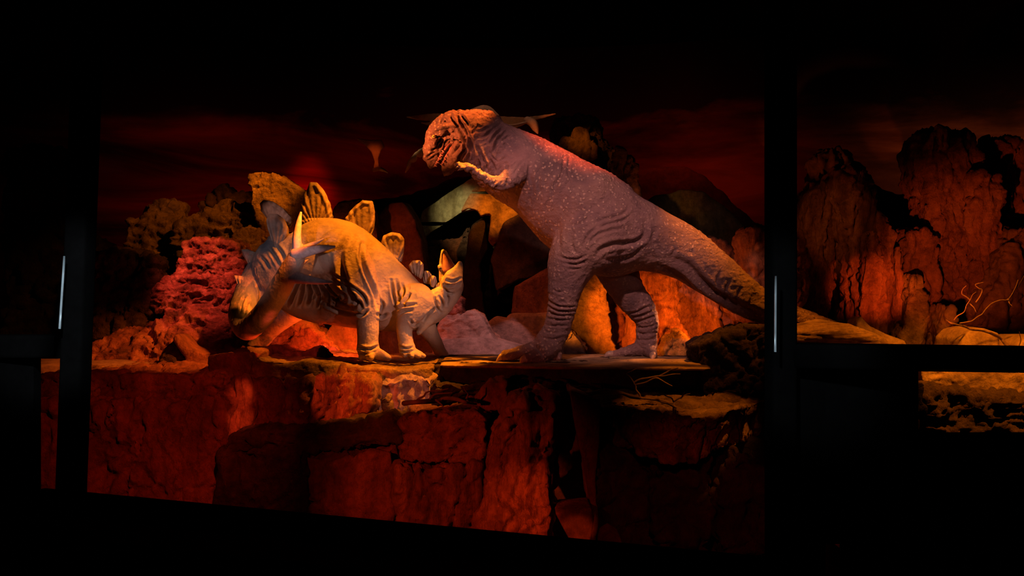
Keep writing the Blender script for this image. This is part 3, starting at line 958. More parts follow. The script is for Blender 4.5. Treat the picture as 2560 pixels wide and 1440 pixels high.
# --- the cliff in front: ledges and faces
CL = [
    # name, outline, Y, depth, mat, style, label, vox, amp, smooth, lean
    ('ledge_slab', [(618, 900), (700, 912), (760, 908), (830, 914), (900, 922), (980, 926), (1082, 918), (1082, 965), (960, 962), (850, 952), (780, 945), (700, 948), (622, 945)], 12.1, 3.0, 'rock_amber', 'crumb', 'moss-yellow stone lip of the ledge under the plated dinosaur', .024, .022, 3, .1),
    ('ledge_block', [(512, 892), (560, 886), (618, 890), (622, 950), (560, 960), (515, 935)], 12.0, 2.2, 'rock_red', 'crumb', 'squared red block at the left end of the stone lip', .024, .025, 2, .05),
    ('ledge_slab', [(190, 940), (300, 932), (420, 935), (550, 938), (545, 960), (525, 1000), (440, 1020), (300, 1015), (190, 1005)], 11.6, 2.6, 'rock_red', 'strata', 'dark slanting slab at the top of the left cliff face', .032, .03, 3, .0),
    ('cliff', [(60, 1005), (200, 1000), (420, 1012), (540, 990), (560, 1020), (556, 1100), (548, 1330), (60, 1330)], 11.2, 1.2, 'rock_red', 'column', 'wide dark red cliff face at lower left with a slanting crack', .032, .035, 2, .05),
    ('ledge_slab', [(60, 945), (190, 935), (245, 950), (250, 1000), (60, 1010)], 11.5, 1.5, 'rock_amber', 'strata', 'short ochre slab beside the left window post', .03, .03, 2, 0),
    ('cliff', [(552, 960), (620, 945), (628, 1040), (620, 1070), (590, 1100), (558, 1106), (550, 1040)], 11.8, 1.0, 'rock_column', 'column', 'bright red rough pillar below the squared block', .024, .035, 2, .0),
    ('cliff', [(620, 955), (700, 958), (790, 955), (800, 1085), (620, 1085)], 11.9, .9, 'rock_red', 'column', 'dark red fluted wall right of the bright pillar', .028, .035, 2, 0),
    ('cliff', [(782, 965), (795, 938), (840, 938), (900, 945), (922, 958), (920, 1010), (908, 1060), (780, 1062), (775, 1010)], 11.6, .9, 'rock_column', 'column', 'bulging orange-red rock curtain under the stone lip', .024, .045, 3, 0),
    ('cliff', [(915, 955), (1000, 955), (1082, 950), (1084, 1060), (915, 1062)], 11.9, .9, 'rock_mauve', 'column', 'grey-mauve fluted wall below the hind foot', .026, .04, 2, 0),
    ('stone', [(955, 1042), (958, 1000), (966, 990), (974, 1010), (972, 1046)], 11.4, .25, 'rock_amber', 'chunk', 'small pale stone standing against the mauve wall', .018, .02, 2, 0),
    ('ledge_slab', [(556, 1104), (640, 1084), (720, 1078), (820, 1072), (1000, 1040), (1010, 1110), (860, 1130), (720, 1128), (560, 1135)], 10.9, 1.4, 'rock_dark', 'strata', 'long dark shelf crossing the cliff below the red pillar', .032, .035, 2, .1),
    ('cliff', [(545, 1130), (700, 1120), (760, 1125), (765, 1380), (530, 1380)], 10.8, 1.0, 'rock_dark', 'column', 'dark cliff face under the left part of the shelf', .035, .04, 2, 0),
    ('cliff', [(770, 1145), (860, 1150), (985, 1130), (990, 1200), (950, 1400), (775, 1400)], 10.7, 1.0, 'rock_red', 'column', 'dim red face with a pale scuffed stripe, centre left of the cliff', .032, .04, 2, 0),
    ('cliff_block', [(1000, 1045), (1090, 1035), (1190, 1030), (1222, 1050), (1215, 1130), (1180, 1158), (1090, 1165), (1000, 1150)], 10.7, 1.2, 'rock_red', 'strata', 'rounded red block sitting on the central crack', .028, .04, 4, 0),
    ('cliff', [(990, 1172), (1090, 1178), (1200, 1168), (1190, 1280), (1165, 1420), (975, 1420)], 10.6, 1.1, 'rock_column', 'column', 'streaked red face below the rounded block', .028, .045, 3, 0),
    ('rock_column', [(1280, 1010), (1330, 995), (1378, 1000), (1382, 1180), (1386, 1400), (1175, 1400), (1215, 1250), (1248, 1110)], 10.3, 1.0, 'rock_column', 'column', 'tall bright red column widening downwards in the middle of the cliff', .026, .045, 2, .05),
    ('rock_column', [(1380, 990), (1420, 975), (1436, 1040), (1445, 1110), (1420, 1160), (1395, 1215), (1382, 1220)], 10.8, .9, 'rock_brown', 'column', 'shadowed brown column right of the bright red column', .03, .03, 3, 0),
    ('rock_column', [(1425, 975), (1500, 1000), (1500, 1100), (1490, 1200), (1496, 1300), (1480, 1420), (1470, 1420), (1478, 1270), (1462, 1160), (1448, 1120)], 10.5, .9, 'rock_red', 'smooth', 'thin red rib on the right side of the dark hollow', .026, .025, 2, 0),
    ('stone', [(1388, 1282), (1420, 1275), (1480, 1272), (1484, 1300), (1470, 1400), (1450, 1400)], 10.2, .6, 'rock_red', 'smooth', 'glowing orange wedge stone at the foot of the dark hollow', .026, .025, 4, 0),
    ('stone', [(1500, 1370), (1506, 1342), (1528, 1330), (1552, 1345), (1560, 1375), (1540, 1410), (1505, 1410)], 9.9, .4, 'rock_red', 'smooth', 'round red stone at the lower edge of the window', .024, .02, 5, 0),
    ('cliff', [(1490, 1110), (1560, 1120), (1640, 1190), (1650, 1440), (1500, 1440)], 10.4, 1.0, 'rock_dark', 'chunk', 'dark sloping face right of the thin rib', .035, .05, 3, .1),
    ('boulder', [(1640, 1240), (1650, 1160), (1690, 1110), (1740, 1100), (1790, 1140), (1800, 1250), (1790, 1440), (1640, 1440)], 10.2, .9, 'rock_dark', 'chunk', 'dim domed boulder at lower right of the cliff', .035, .06, 5, .15),
    ('boulder', [(1800, 1240), (1830, 1180), (1880, 1145), (1925, 1180), (1940, 1260), (1960, 1460), (1800, 1460)], 10.0, .9, 'rock_dark', 'chunk', 'dim boulder against the right window post', .035, .05, 5, .15),
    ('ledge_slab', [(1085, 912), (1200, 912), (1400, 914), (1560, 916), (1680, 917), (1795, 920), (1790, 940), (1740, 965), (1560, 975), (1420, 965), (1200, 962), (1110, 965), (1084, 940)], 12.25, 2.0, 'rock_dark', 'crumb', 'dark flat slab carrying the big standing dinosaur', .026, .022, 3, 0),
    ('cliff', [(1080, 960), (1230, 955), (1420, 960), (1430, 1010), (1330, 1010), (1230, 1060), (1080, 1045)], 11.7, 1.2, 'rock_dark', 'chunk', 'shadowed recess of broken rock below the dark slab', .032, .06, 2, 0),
    ('cliff_block', [(1190, 1000), (1220, 960), (1260, 950), (1275, 985), (1260, 1015), (1215, 1030)], 11.3, .5, 'rock_red', 'lava', 'small brown crumpled rock under the dark slab', .024, .03, 3, 0),
    ('cliff', [(1490, 1060), (1560, 1080), (1700, 1095), (1910, 1100), (1925, 1300), (1490, 1300)], 11.0, .8, 'rock_shadow', 'smooth', 'black rock with painted-in shade under the table rock', .05, .05, 2, 0),  # solid near-black block, shade below the table rock put into its colour
    ('boulder', [(1752, 960), (1758, 880), (1790, 862), (1830, 845), (1880, 820), (1925, 818), (1985, 830), (1990, 990), (1760, 990)], 11.9, 1.4, 'rock_dark', 'chunk', 'big dark boulder with an ochre top beside the right window post', .028, .04, 3, .25),
]
for n_, o_, y_, d_, m_, s_, l_, v_, a_, sm_, le_ in CL:
    R(n_, o_, y_, d_, m_, s_, l_, {'ledge_slab': 'ledge', 'ledge_block': 'block', 'cliff': 'cliff', 'cliff_block': 'block', 'rock_column': 'rock column',
                                   'stone': 'stone', 'boulder': 'boulder', 'table_rock': 'rock'}[n_],
      {'cliff': 'faces of the front cliff'}.get(n_), vox=v_, amp=a_, smooth=sm_, lean=le_)



def plan(points, zt, h):
    """flat topped slab: pixel points on the plane z = zt, extruded down by h"""
    top = []
    for x, y in points:
        Yp = (ZC - zt) * F / (y - 720.0)
        top.append(P(x, y, Yp))
    n = len(top)
    c = sum(top) / n
    V = top + [c + (p - c) * (.93, .93, 1) - np.array((0, 0, h)) for p in top]
    Fc = [tuple(range(n)), tuple(range(2 * n - 1, n - 1, -1))] + [(i, i + n, (i + 1) % n + n, (i + 1) % n) for i in range(n)]
    return np.array(V), Fc


R('table_rock', None, 0, 0, 'rock_amber', 'chunk', 'flat table rock with an ochre top and a shadowed front', 'rock', vox=.03, amp=.025, smooth=3,
  parts=plan([(1418, 990), (1480, 1004), (1560, 1026), (1690, 1044), (1780, 1034), (1880, 1010), (1916, 1000), (1935, 976), (1700, 972), (1410, 972)], 2.62, .55))

slab_o = [o for o in C.objects if o.get('label', '').startswith('dark flat slab')][0]  # pale sand on dark slab: lit top and shaded front put into colour
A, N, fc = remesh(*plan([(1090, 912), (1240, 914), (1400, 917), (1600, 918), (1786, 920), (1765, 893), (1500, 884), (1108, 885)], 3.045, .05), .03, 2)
mk_dense('sand_lit_top', A + N * (.012 * fbm(A * 5, 3))[:, None], fc, M['sand'], slab_o)['label'] = 'thin layer of pale sand added to brighten the lit slab top'

# --- right hand window
RW = [
    ('rock_spire', [(2015, 830), (2020, 600), (2022, 540), (2040, 480), (2062, 450), (2080, 465), (2085, 560), (2082, 700), (2060, 830)], 15.6, 'rock_column', 'pale fluted spire nearest the right window post', .05),
    ('rock_spire', [(2050, 850), (2060, 640), (2062, 480), (2055, 400), (2080, 372), (2120, 380), (2140, 430), (2160, 560), (2150, 850)], 16.4, 'rock_brown', 'tall smooth brown spire behind the pale fluted one', .04),
    ('rock_spire', [(2135, 860), (2130, 620), (2105, 480), (2110, 440), (2140, 420), (2165, 450), (2200, 520), (2235, 590), (2245, 700), (2250, 860)], 15.2, 'rock_column', 'cracked orange-red spire lit brightest in the right window', .06),
    ('rock_spire', [(2150, 830), (2160, 590), (2180, 570), (2200, 590), (2215, 700), (2210, 830)], 14.9, 'rock_column', 'thin bright red rib leaning on the cracked spire', .05),
    ('rock_spire', [(2235, 840), (2240, 640), (2248, 614), (2262, 620), (2258, 720), (2262, 840)], 15.0, 'rock_column', 'narrow red finger of rock right of the cracked spire', .03),
    ('rock_spire', [(2262, 840), (2268, 600), (2280, 580), (2310, 578), (2340, 600), (2345, 700), (2330, 840)], 15.1, 'rock_red', 'short square-topped orange pillar in the middle of the right window', .05),
    ('rock_spire', [(2250, 870), (2275, 760), (2288, 680), (2300, 690), (2312, 760), (2320, 870)], 14.6, 'rock_amber', 'small orange cone at the foot of the square pillar', .03),
    ('rock_tower', [(2345, 870), (2340, 620), (2335, 480), (2310, 440), (2298, 380), (2315, 340), (2380, 325), (2430, 345), (2455, 420), (2460, 560), (2440, 700), (2430, 870)], 15.4, 'rock_red', 'tall red tower with a bulging head', .07),
    ('rock_tower', [(2450, 870), (2455, 640), (2435, 500), (2440, 440), (2455, 430), (2475, 460), (2500, 440), (2510, 455), (2500, 520), (2520, 620), (2500, 870)], 15.0, 'rock_red', 'forked brown-red tower like a cactus', .05),
    ('rock_tower', [(2500, 870), (2495, 520), (2480, 400), (2500, 345), (2540, 360), (2640, 370), (2640, 870)], 15.8, 'rock_red', 'broad red tower at the right edge of the view', .08),
    ('rock_tower', [(2440, 870), (2490, 740), (2540, 620), (2560, 570), (2640, 560), (2640, 870)], 14.4, 'rock_brown', 'sloping brown buttress at the right edge of the view', .05),
    ('rock_tower', [(2340, 880), (2365, 780), (2385, 760), (2400, 870)], 14.0, 'rock_brown', 'small leaning brown fin at the foot of the red tower', .03),
]
for n_, o_, y_, m_, l_, a_ in RW:
    R(n_, o_, y_, .8, m_, 'column', l_, n_.replace('_', ' '), {'rock_spire': 'spires seen through the right window', 'rock_tower': 'towers seen through the right window'}[n_], vox=.03, amp=a_, smooth=3)
R('boulder', [(2398, 890), (2402, 850), (2425, 826), (2460, 820), (2495, 832), (2515, 855), (2522, 890)], 12.9, .8, 'sand', 'smooth',
  'smooth round ochre boulder under the dead branch', 'boulder', vox=.025, amp=.015, smooth=6)
R('boulder', [(2545, 900), (2548, 860), (2570, 842), (2640, 840), (2640, 900)], 12.7, .8, 'sand', 'smooth',
  'ochre boulder cut by the right edge of the view', 'boulder', vox=.025, amp=.015, smooth=6)
R('sand_bank', [(2140, 870), (2160, 800), (2175, 790), (2190, 815), (2230, 835), (2270, 850), (2280, 880)], 14.0, .7, 'sand', 'smooth',
  'orange sand bank below the cracked spire', 'mound', vox=.03, amp=.03, smooth=4, lean=.5)
R('ledge_slab', [(2290, 905), (2420, 912), (2560, 918), (2700, 922), (2700, 1010), (2560, 1010), (2420, 990), (2320, 985)], 11.9, 2.2, 'sand', 'crumb',
  'bright ochre ledge under the rail of the right window', 'ledge', vox=.024, amp=.022, smooth=3)
R('cliff', [(2320, 975), (2420, 985), (2700, 1000), (2700, 1180), (2340, 1180)], 11.6, .9, 'rock_dark', 'lava',
  'rugged brown cliff face under the yellow ledge', 'cliff', vox=.026, amp=.08, smooth=2)
R('boulder', [(2000, 1000), (2010, 950), (2100, 930), (2240, 925), (2310, 960), (2330, 1180), (2000, 1180)], 11.4, .9, 'rock_shadow', 'chunk',
  'black boulder just right of the right window post', 'boulder', vox=.05, amp=.06)
R('boulder', [(2040, 1460), (2060, 1380), (2085, 1362), (2120, 1385), (2150, 1460)], 9.6, .6, 'rock_red', 'smooth',
  'small red rock glimpsed low beside the right window post', 'rock', vox=.03, amp=.02)

# weathered log behind the right window post
lg = tube([(1985, 838, 12.9, 24, 1.2), (2050, 832, 12.85, 30, 1.2), (2110, 838, 12.8, 27, 1.1), (2170, 850, 12.75, 20, 1), (2230, 872, 12.7, 12, 1)], 18, 6)
lg2 = tube([(2100, 826, 12.9, 10), (2140, 835, 12.85, 9), (2200, 850, 12.8, 6), (2240, 872, 12.7, 4)], 12, 5)
A, N, fc = remesh(*join([lg, lg2]), .018, 2)
d = .03 * ridged(A * (1.2, 5, 9), 5, 3) + .02 * fbm(A * (2, 8, 12), 8)
lo_ = mk_dense('driftwood_log', A + N * d[:, None], fc, M['log'])
tag(lo_, 'gnarled weathered log lying right of the window post below the tail', 'log')


# ------------------------------------------------------------------ dead branches
def branch(name, Y, trunk, twigs, label, r0=7):
    root = empty(name, tuple(P(trunk[0][0], trunk[0][1], Y)))
    tag(root, label, 'branch')
    rng = random.Random(len(trunk) * 7 + int(Y * 10))

    def kink(q):
        out = [q[0]]
        for a, b in zip(q[:-1], q[1:]):
            out += [((a[0] + b[0]) / 2 + rng.uniform(-4, 4), (a[1] + b[1]) / 2 + rng.uniform(-3, 3)), b]
        return out
    trunk, twigs = kink(trunk), [kink(t) for t in twigs]
    n = len(trunk)
    o = mk('stem', *tube([(x, y, Y - .25 * math.sin(i * 1.3), r0 * (1 - .6 * i / (n - 1)) * rng.uniform(.75, 1.2)) for i, (x, y) in enumerate(trunk)], 9, 5), M['twig'], root)
    for tw in twigs:
        m = len(tw)
        b = -.3 * rng.random()
        mk('twig', *tube([(x, y, Y + b * i / m, r0 * .38 * (1 - .6 * i / (m - 1))) for i, (x, y) in enumerate(tw)], 7, 4), M['twig'], root)
    return root


branch('dead_branch', 12.4, [(2555, 895), (2520, 868), (2500, 845), (2470, 830), (2430, 824), (2395, 812), (2366, 800)],
       [[(2400, 808), (2430, 802), (2455, 785), (2480, 758), (2520, 748), (2545, 700)], [(2385, 800), (2410, 780), (2425, 750), (2440, 730)],
        [(2425, 750), (2405, 735), (2415, 715)], [(2425, 760), (2440, 780)], [(2440, 755), (2455, 725), (2438, 712), (2458, 706)],
        [(2520, 748), (2530, 765)], [(2540, 880), (2552, 850), (2548, 830)], [(2545, 720), (2560, 690)]],
       'forked dead branch reaching over the round ochre boulder', 4.5)
branch('dead_branch', 10.9, [(1470, 985), (1510, 978), (1560, 985), (1600, 995)],
       [[(1600, 995), (1590, 975), (1580, 950), (1565, 935), (1590, 922)], [(1582, 960), (1620, 945), (1660, 940), (1700, 935)], [(1585, 962), (1640, 945), (1680, 965)],
        [(1490, 982), (1470, 965), (1440, 968)], [(1520, 980), (1505, 960), (1480, 958)], [(1600, 995), (1650, 1000), (1690, 1010)], [(1640, 946), (1672, 928), (1695, 920)]],
       'tangle of thin dead branches on the table rock', 8)
branch('dead_branch', 10.2, [(1692, 1062), (1688, 1030), (1684, 1004)],
       [[(1684, 1004), (1665, 990), (1650, 978)], [(1684, 1004), (1705, 992), (1725, 984)], [(1690, 1020), (1660, 1008), (1625, 1000)], [(1705, 992), (1712, 980)]],
       'small upright forked twig in front of the table rock', 5)
branch('dead_branch', 10.9, [(1010, 1008), (1060, 1004), (1110, 996), (1160, 1004), (1190, 1010)],
       [[(1070, 1002), (1090, 985), (1130, 982)], [(1090, 1000), (1110, 1018), (1140, 1012)], [(1040, 1004), (1060, 990), (1075, 978), (1120, 972)], [(1160, 1004), (1170, 985), (1160, 968)]],
       'dark dead branch lying below the left end of the dark slab', 8)


# ------------------------------------------------------------------ tyrannosaur
def limb_part(name, parent, pts, mat, seg=12, n=5):
    return mk(name, *tube(pts, seg, n), M[mat], parent)


ty = empty('tyrannosaurus', tuple(P(1420, 905, 12.97)))
tag(ty, 'huge standing two-legged meat-eating dinosaur with open jaws and mauve wrinkled hide', 'dinosaur')
YB = 13.15
T = []
T.append(tube([(1150, 325, YB - .1, 44, .9), (1180, 335, YB - .1, 60, .85), (1222, 372, YB - .05, 76, .8), (1280, 412, YB, 90, .8), (1350, 452, YB, 98, .82), (1440, 522, YB, 118, .84),
               (1530, 576, YB + .02, 118, .82), (1622, 598, YB + .05, 82, .95), (1712, 635, YB + .08, 66, .95), (1790, 691, YB + .1, 57, .9), (1860, 742, YB + .1, 47, .9),
               (1930, 779, YB + .1, 36, .9), (2000, 796, YB + .25, 26, .9), (2080, 818, YB + .4, 17, .9), (2150, 838, YB + .45, 10, .9), (2198, 852, YB + .45, 5, .9)], 32, 8))
# skull and snout
T.append(tube([(1205, 345, YB - .1, 68, .7), (1160, 330, YB - .1, 54, .72), (1126, 328, YB - .1, 44, .72), (1102, 342, YB - .1, 36, .72), (1088, 368, YB - .1, 27, .72), (1079, 392, YB - .1, 20, .8), (1078, 406, YB - .1, 13, .85)], 26, 7))
# lower jaw and throat
T.append(tube([(1190, 385, YB - .1, 40, .85), (1162, 378, YB - .1, 30, .9), (1142, 388, YB - .1, 22, 1.0), (1129, 406, YB - .1, 19, 1.05), (1117, 424, YB - .1, 13, 1.1)], 22, 6))
T.append(tube([(1168, 352, YB - .22, 15, 1), (1146, 372, YB - .27, 13, 1), (1130, 395, YB - .25, 10, 1)], 14, 5))
# brow ridge, nostril ridge
T.append(tube([(1128, 318, YB - .33, 9), (1100, 325, YB - .36, 8), (1080, 338, YB - .28, 6)], 10, 5))
T.append(tube([(1085, 355, YB - .3, 7), (1072, 375, YB - .24, 7), (1066, 390, YB - .18, 6)], 10, 5))
# near leg: haunch, knee, shank
YN = 12.72
T.append(tube([(1520, 560, YN + .1, 78, .75), (1472, 600, YN, 84, .75), (1432, 655, YN, 64, .85), (1414, 715, YN, 45, 1), (1405, 770, YN, 35, 1), (1392, 822, YN + .02, 32, 1), (1368, 862, YN + .02, 34, 1),
               (1352, 882, YN, 24, 1.2)], 28, 8))
T.append(tube([(1590, 570, YN + .25, 45, .8), (1560, 600, YN + .12, 52, .8), (1500, 620, YN + .12, 50, .8)], 20, 6))
T.append(tube([(1362, 868, YN, 25, 1), (1325, 876, YN - .05, 17, 1.1), (1290, 883, YN - .1, 14, 1.1), (1262, 890, YN - .12, 12, 1.1)], 16, 6))
T.append(tube([(1368, 872, YN - .1, 28, 1), (1348, 888, YN - .22, 20, 1), (1325, 894, YN - .3, 15, 1.1), (1318, 896, YN - .32, 13, 1.1)], 16, 6))
T.append(tube([(1368, 880, YN, 22, 1), (1392, 890, YN, 14, 1)], 12, 5))
T.append(tube([(1362, 872, YN + .1, 22, 1), (1330, 880, YN + .28, 14, 1.1), (1305, 886, YN + .4, 12, 1.1)], 14, 5))
# far leg
YF = 13.62
T.append(tube([(1520, 620, YF - .1, 62, .8), (1545, 680, YF, 50, .9), (1572, 732, YF, 41, .95), (1600, 768, YF, 35, 1), (1617, 800, YF, 29, 1), (1617, 838, YF, 25, 1), (1614, 866, YF, 27, 1), (1612, 878, YF, 20, 1)], 24, 8))
T.append(tube([(1612, 868, YF, 20, 1), (1575, 878, YF - .05, 14, 1.1), (1545, 884, YF - .08, 10, 1.1), (1532, 887, YF - .1, 9, 1.1)], 14, 6))
T.append(tube([(1620, 870, YF, 20, 1), (1628, 884, YF - .3, 13, 1), (1632, 890, YF - .42, 11, 1)], 14, 6))
# near arm
T.append(tube([(1304, 424, YB - .42, 26, .8), (1280, 444, YB - .62, 24, .9), (1252, 459, YB - .74, 18, 1), (1218, 449, YB - .82, 9.5, 1), (1190, 430, YB - .87, 7.5, 1), (1168, 417, YB - .88, 8, 1)], 18, 6))
for dx, dy, dd in ((-20, -8, .04), (-19, -1, 0), (-14, 6, -.02)):
    T.append(tube([(1172, 418, YB - .88, 6), (1164 + dx * .4, 416 + dy * .5, YB - .9 + dd, 4.5), (1164 + dx, 416 + dy + 2, YB - .88 + dd, 3)], 10, 5))
# far arm
T.append(tube([(1280, 440, YB + .4, 26, 1), (1245, 452, YB + .5, 14, 1), (1210, 440, YB + .5, 9, 1)], 14, 5))
MOUTH = tube([(1140, 350, YB - .1, 3, 12), (1124, 362, YB - .1, 5.5, 7), (1110, 382, YB - .1, 7.5, 5), (1099, 404, YB - .1, 8, 5), (1093, 424, YB - .1, 9, 5), (1088, 446, YB - .1, 12, 4)], 20, 5)
A, N, fc = remesh(*join(T), .0155, 7, cut=MOUTH)
TL = [
    ([(1143, 279), (1146, 296), (1158, 315), (1168, 336), (1177, 355), (1182, 382), (1186, 414)], 4, 8),
    ([(1137, 303), (1151, 322), (1161, 340), (1164, 355), (1161, 372), (1147, 389), (1143, 405)], 3.5, 8),
    ([(1128, 290), (1134, 306), (1141, 318)], 3, 4),
    ([(1108, 362), (1118, 353), (1132, 349), (1146, 352), (1158, 356)], 3, 8),
    ([(1082, 334), (1096, 328), (1118, 323), (1137, 321)], 2.6, 5),
    ([(1080, 350), (1090, 345), (1102, 338), (1123, 326)], 3, 5),
    ([(1086, 360), (1098, 352), (1106, 343), (1125, 334)], 2.6, 4),
    ([(1096, 372), (1100, 362), (1112, 348)], 2.5, 3),
    ([(1080, 374), (1086, 368), (1092, 360)], 2.5, 3), ([(1070, 392), (1078, 384), (1086, 380)], 2.5, 3),
    ([(1068, 402), (1078, 396), (1088, 388)], 2.5, 3), ([(1100, 312), (1110, 300), (1116, 306)], 2.5, 4),
    ([(1160, 358), (1148, 366), (1138, 380), (1128, 392)], 3, 5),
    ([(1190, 361), (1200, 378), (1207, 396), (1215, 410), (1218, 430)], 3.5, 7),
    ([(1197, 392), (1202, 417), (1204, 432)], 3, 6), ([(1169, 372), (1161, 389), (1159, 403)], 3.2, 7), ([(1176, 376), (1172, 396), (1174, 412)], 3, 6),
    ([(1212, 372), (1224, 396), (1234, 412), (1238, 430)], 3, 5), ([(1218, 370), (1230, 392), (1242, 404)], 2.6, 4),
    ([(1225, 361), (1234, 344), (1245, 332), (1262, 318)], 3.2, 7), ([(1234, 368), (1240, 358), (1252, 342), (1272, 328)], 3.2, 7),
    ([(1234, 382), (1238, 370), (1250, 356), (1276, 340)], 3.2, 7), ([(1186, 342), (1207, 343), (1219, 336), (1240, 319)], 3, 5),
    ([(1196, 330), (1210, 325), (1224, 318)], 2.6, 3), ([(1150, 284), (1162, 300), (1172, 314)], 3, 5),
    ([(1409, 394), (1407, 427), (1395, 452), (1378, 485)], 4, 6), ([(1424, 390), (1420, 425), (1424, 450), (1405, 480)], 3.5, 4), ([(1395, 470), (1372, 505), (1362, 530)], 4, 4),
    ([(1268, 410), (1272, 440), (1266, 462)], 4, 6), ([(1283, 410), (1278, 440), (1290, 470)], 4, 5), ([(1310, 400), (1290, 425), (1282, 440)], 3, 4),
    ([(1330, 400), (1322, 430), (1332, 470), (1322, 510)], 4, 3), ([(1350, 410), (1346, 450), (1352, 490)], 4, 3),
    ([(1572, 516), (1560, 534), (1530, 544), (1500, 552), (1480, 568)], 4.5, 5), ([(1580, 534), (1556, 552), (1520, 560), (1492, 574)], 4.5, 5), ([(1560, 570), (1520, 578), (1490, 590), (1470, 612)], 4, 4),
    ([(1612, 555), (1612, 586), (1589, 605), (1540, 610), (1505, 622), (1490, 640)], 6, 10), ([(1606, 620), (1580, 640), (1545, 648), (1512, 650)], 5, 6), ([(1500, 560), (1470, 590), (1460, 620)], 4, 6),
    ([(1395, 640), (1420, 648), (1445, 648), (1466, 638)], 3.5, 6), ([(1410, 658), (1440, 661), (1466, 652)], 3.5, 6), ([(1420, 672), (1450, 672)], 3, 4),
    ([(1478, 520), (1470, 545), (1450, 560), (1420, 566)], 4, 4), ([(1400, 560), (1396, 600), (1400, 630)], 6, 5), ([(1430, 580), (1428, 612), (1436, 630)], 5, 5),
    ([(1372, 752), (1394, 765), (1420, 768), (1440, 766)], 3, 6), ([(1370, 764), (1394, 777), (1420, 778), (1436, 776)], 3, 6), ([(1370, 778), (1394, 788), (1430, 788)], 3, 5),
    ([(1368, 796), (1392, 800), (1424, 800)], 2.6, 4), ([(1366, 812), (1390, 815), (1420, 814)], 2.6, 4), ([(1360, 828), (1384, 832), (1410, 830)], 2.6, 4), ([(1352, 842), (1376, 848), (1400, 846)], 2.6, 4),
    ([(1330, 862), (1350, 876), (1356, 890)], 4, 8), ([(1384, 725), (1400, 731), (1410, 728)], 3, 4),
    ([(1570, 782), (1592, 780), (1616, 768), (1632, 766)], 3, 6), ([(1580, 792), (1604, 788), (1640, 776)], 3, 6), ([(1588, 802), (1612, 798), (1644, 788)], 3, 5),
    ([(1592, 818), (1612, 819), (1640, 812)], 2.6, 4), ([(1592, 832), (1616, 834), (1638, 830)], 2.6, 4), ([(1590, 848), (1612, 851), (1640, 846)], 2.6, 4), ([(1545, 735), (1570, 728), (1600, 724)], 3, 5),
    ([(1679, 645), (1721, 664), (1749, 697), (1790, 735), (1842, 763), (1894, 787), (1935, 806)], 9, 12), ([(1640, 660), (1700, 690), (1760, 740), (1820, 780)], 5, 4),
    ([(1825, 700), (1815, 725), (1820, 745)], 4, 6), ([(1800, 680), (1792, 705), (1800, 725)], 4, 5), ([(1850, 720), (1842, 745), (1850, 758)], 4, 5), ([(1880, 742), (1872, 765), (1880, 778)], 4, 4),
    ([(1640, 570), (1632, 600), (1650, 630)], 5, 5), ([(1690, 620), (1680, 640)], 4, 4),
]
D = folds(A, N, TL)
pxa = 1280 + F * A[:, 0] / A[:, 1]
pya = 720 - F * (A[:, 2] - ZC) / A[:, 1]
head = np.clip((1290 - pxa) / 60, 0, 1)
D *= .85 + 1.1 * head
tail = np.clip((pxa - 1650) / 100, 0, 1)
leg = np.clip((pya - 690) / 60, 0, 1) * (pxa < 1660)
w3 = np.stack((fbm(A * 3, 4), fbm(A * 3, 15), fbm(A * 3, 26)), 1)
D += .010 * fbm(A * 4.0, 1) + .006 * ridged(A * 9 + 1.2 * w3, 7, 2)
uu, vv = A[:, 0] * .62 + A[:, 2] * .78, A[:, 0] * .78 - A[:, 2] * .62
D += .034 * head * ridged(np.stack((uu * 5.5, A[:, 1] * 6, vv * 13), 1) + 1.5 * w3, 17, 3)
D += .007 * ridged(A * (5, 5, 8) + 1.8 * w3, 47, 3) * (1 - tail)
D += .018 * tail * (ridged(A * (7, 7, 12) + .8 * w3, 27, 2)) * np.clip(N[:, 2] + .6, 0, 1)
D += .012 * leg * ridged(A * (2.5, 2.5, 16) + 1.2 * w3, 37, 2)
f1, f2, v = worley(A * 8.5, 50)
msk = np.clip(fbm(A * 1.2, 61) * 3 + .3, 0, 1)
D += .016 * np.clip(.34 - f1, 0, .34) / .34 * msk * (1 - head)
hump = (((pxa - 1500) / 26) ** 2 + ((pya - 458) / 24) ** 2)
D += .07 * np.exp(-hump) * (N[:, 1] < 0)
tb = mk_dense('body', A + N * D[:, None], fc, M['trex'], ty)


# black tube painting in the darkness of the mouth, teeth, tongue, eye, claws
mk('mouth_shade', *tube([(1136, 352, YB - .1, 6, 2.0), (1122, 366, YB - .1, 9, 1.6), (1111, 384, YB - .1, 8, 1.2), (1104, 398, YB - .1, 5, 1)], 16, 5), M['pupil'], ty)
mk('gum', *tube([(1126, 358, YB - .25, 2, 1.3), (1117, 368, YB - .255, 3.6, 1.3), (1110, 378, YB - .25, 2.6, 1.3), (1103, 388, YB - .235, 4.0, 1.3), (1097, 399, YB - .21, 2.8, 1.3), (1092, 408, YB - .19, 4, 1.3), (1086, 416, YB - .16, 2)], 12, 5), M['gum'], ty)
mk('gum', *tube([(1134, 362, YB - .27, 2, 1.3), (1128, 371, YB - .275, 3.8, 1.3), (1122, 381, YB - .26, 2.6, 1.3), (1116, 391, YB - .25, 4, 1.3), (1111, 401, YB - .22, 2.8, 1.3), (1106, 410, YB - .2, 3.4, 1.3)], 12, 5), M['gum'], ty)
for k in range(5):
    t = .25 + .75 * k / 4
    x, y = 1114 - 25 * t, 366 + 48 * t
    mk('tooth', *tube([(x - 2, y - 1.5, YB - .31 + .1 * t, 1.9), (x + 1, y + 1, YB - .33 + .1 * t, 1.4), (x + 3.5 + (k % 2) * 1.5, y + 3, YB - .33 + .1 * t, .4)], 7, 3), M['tooth'], ty)
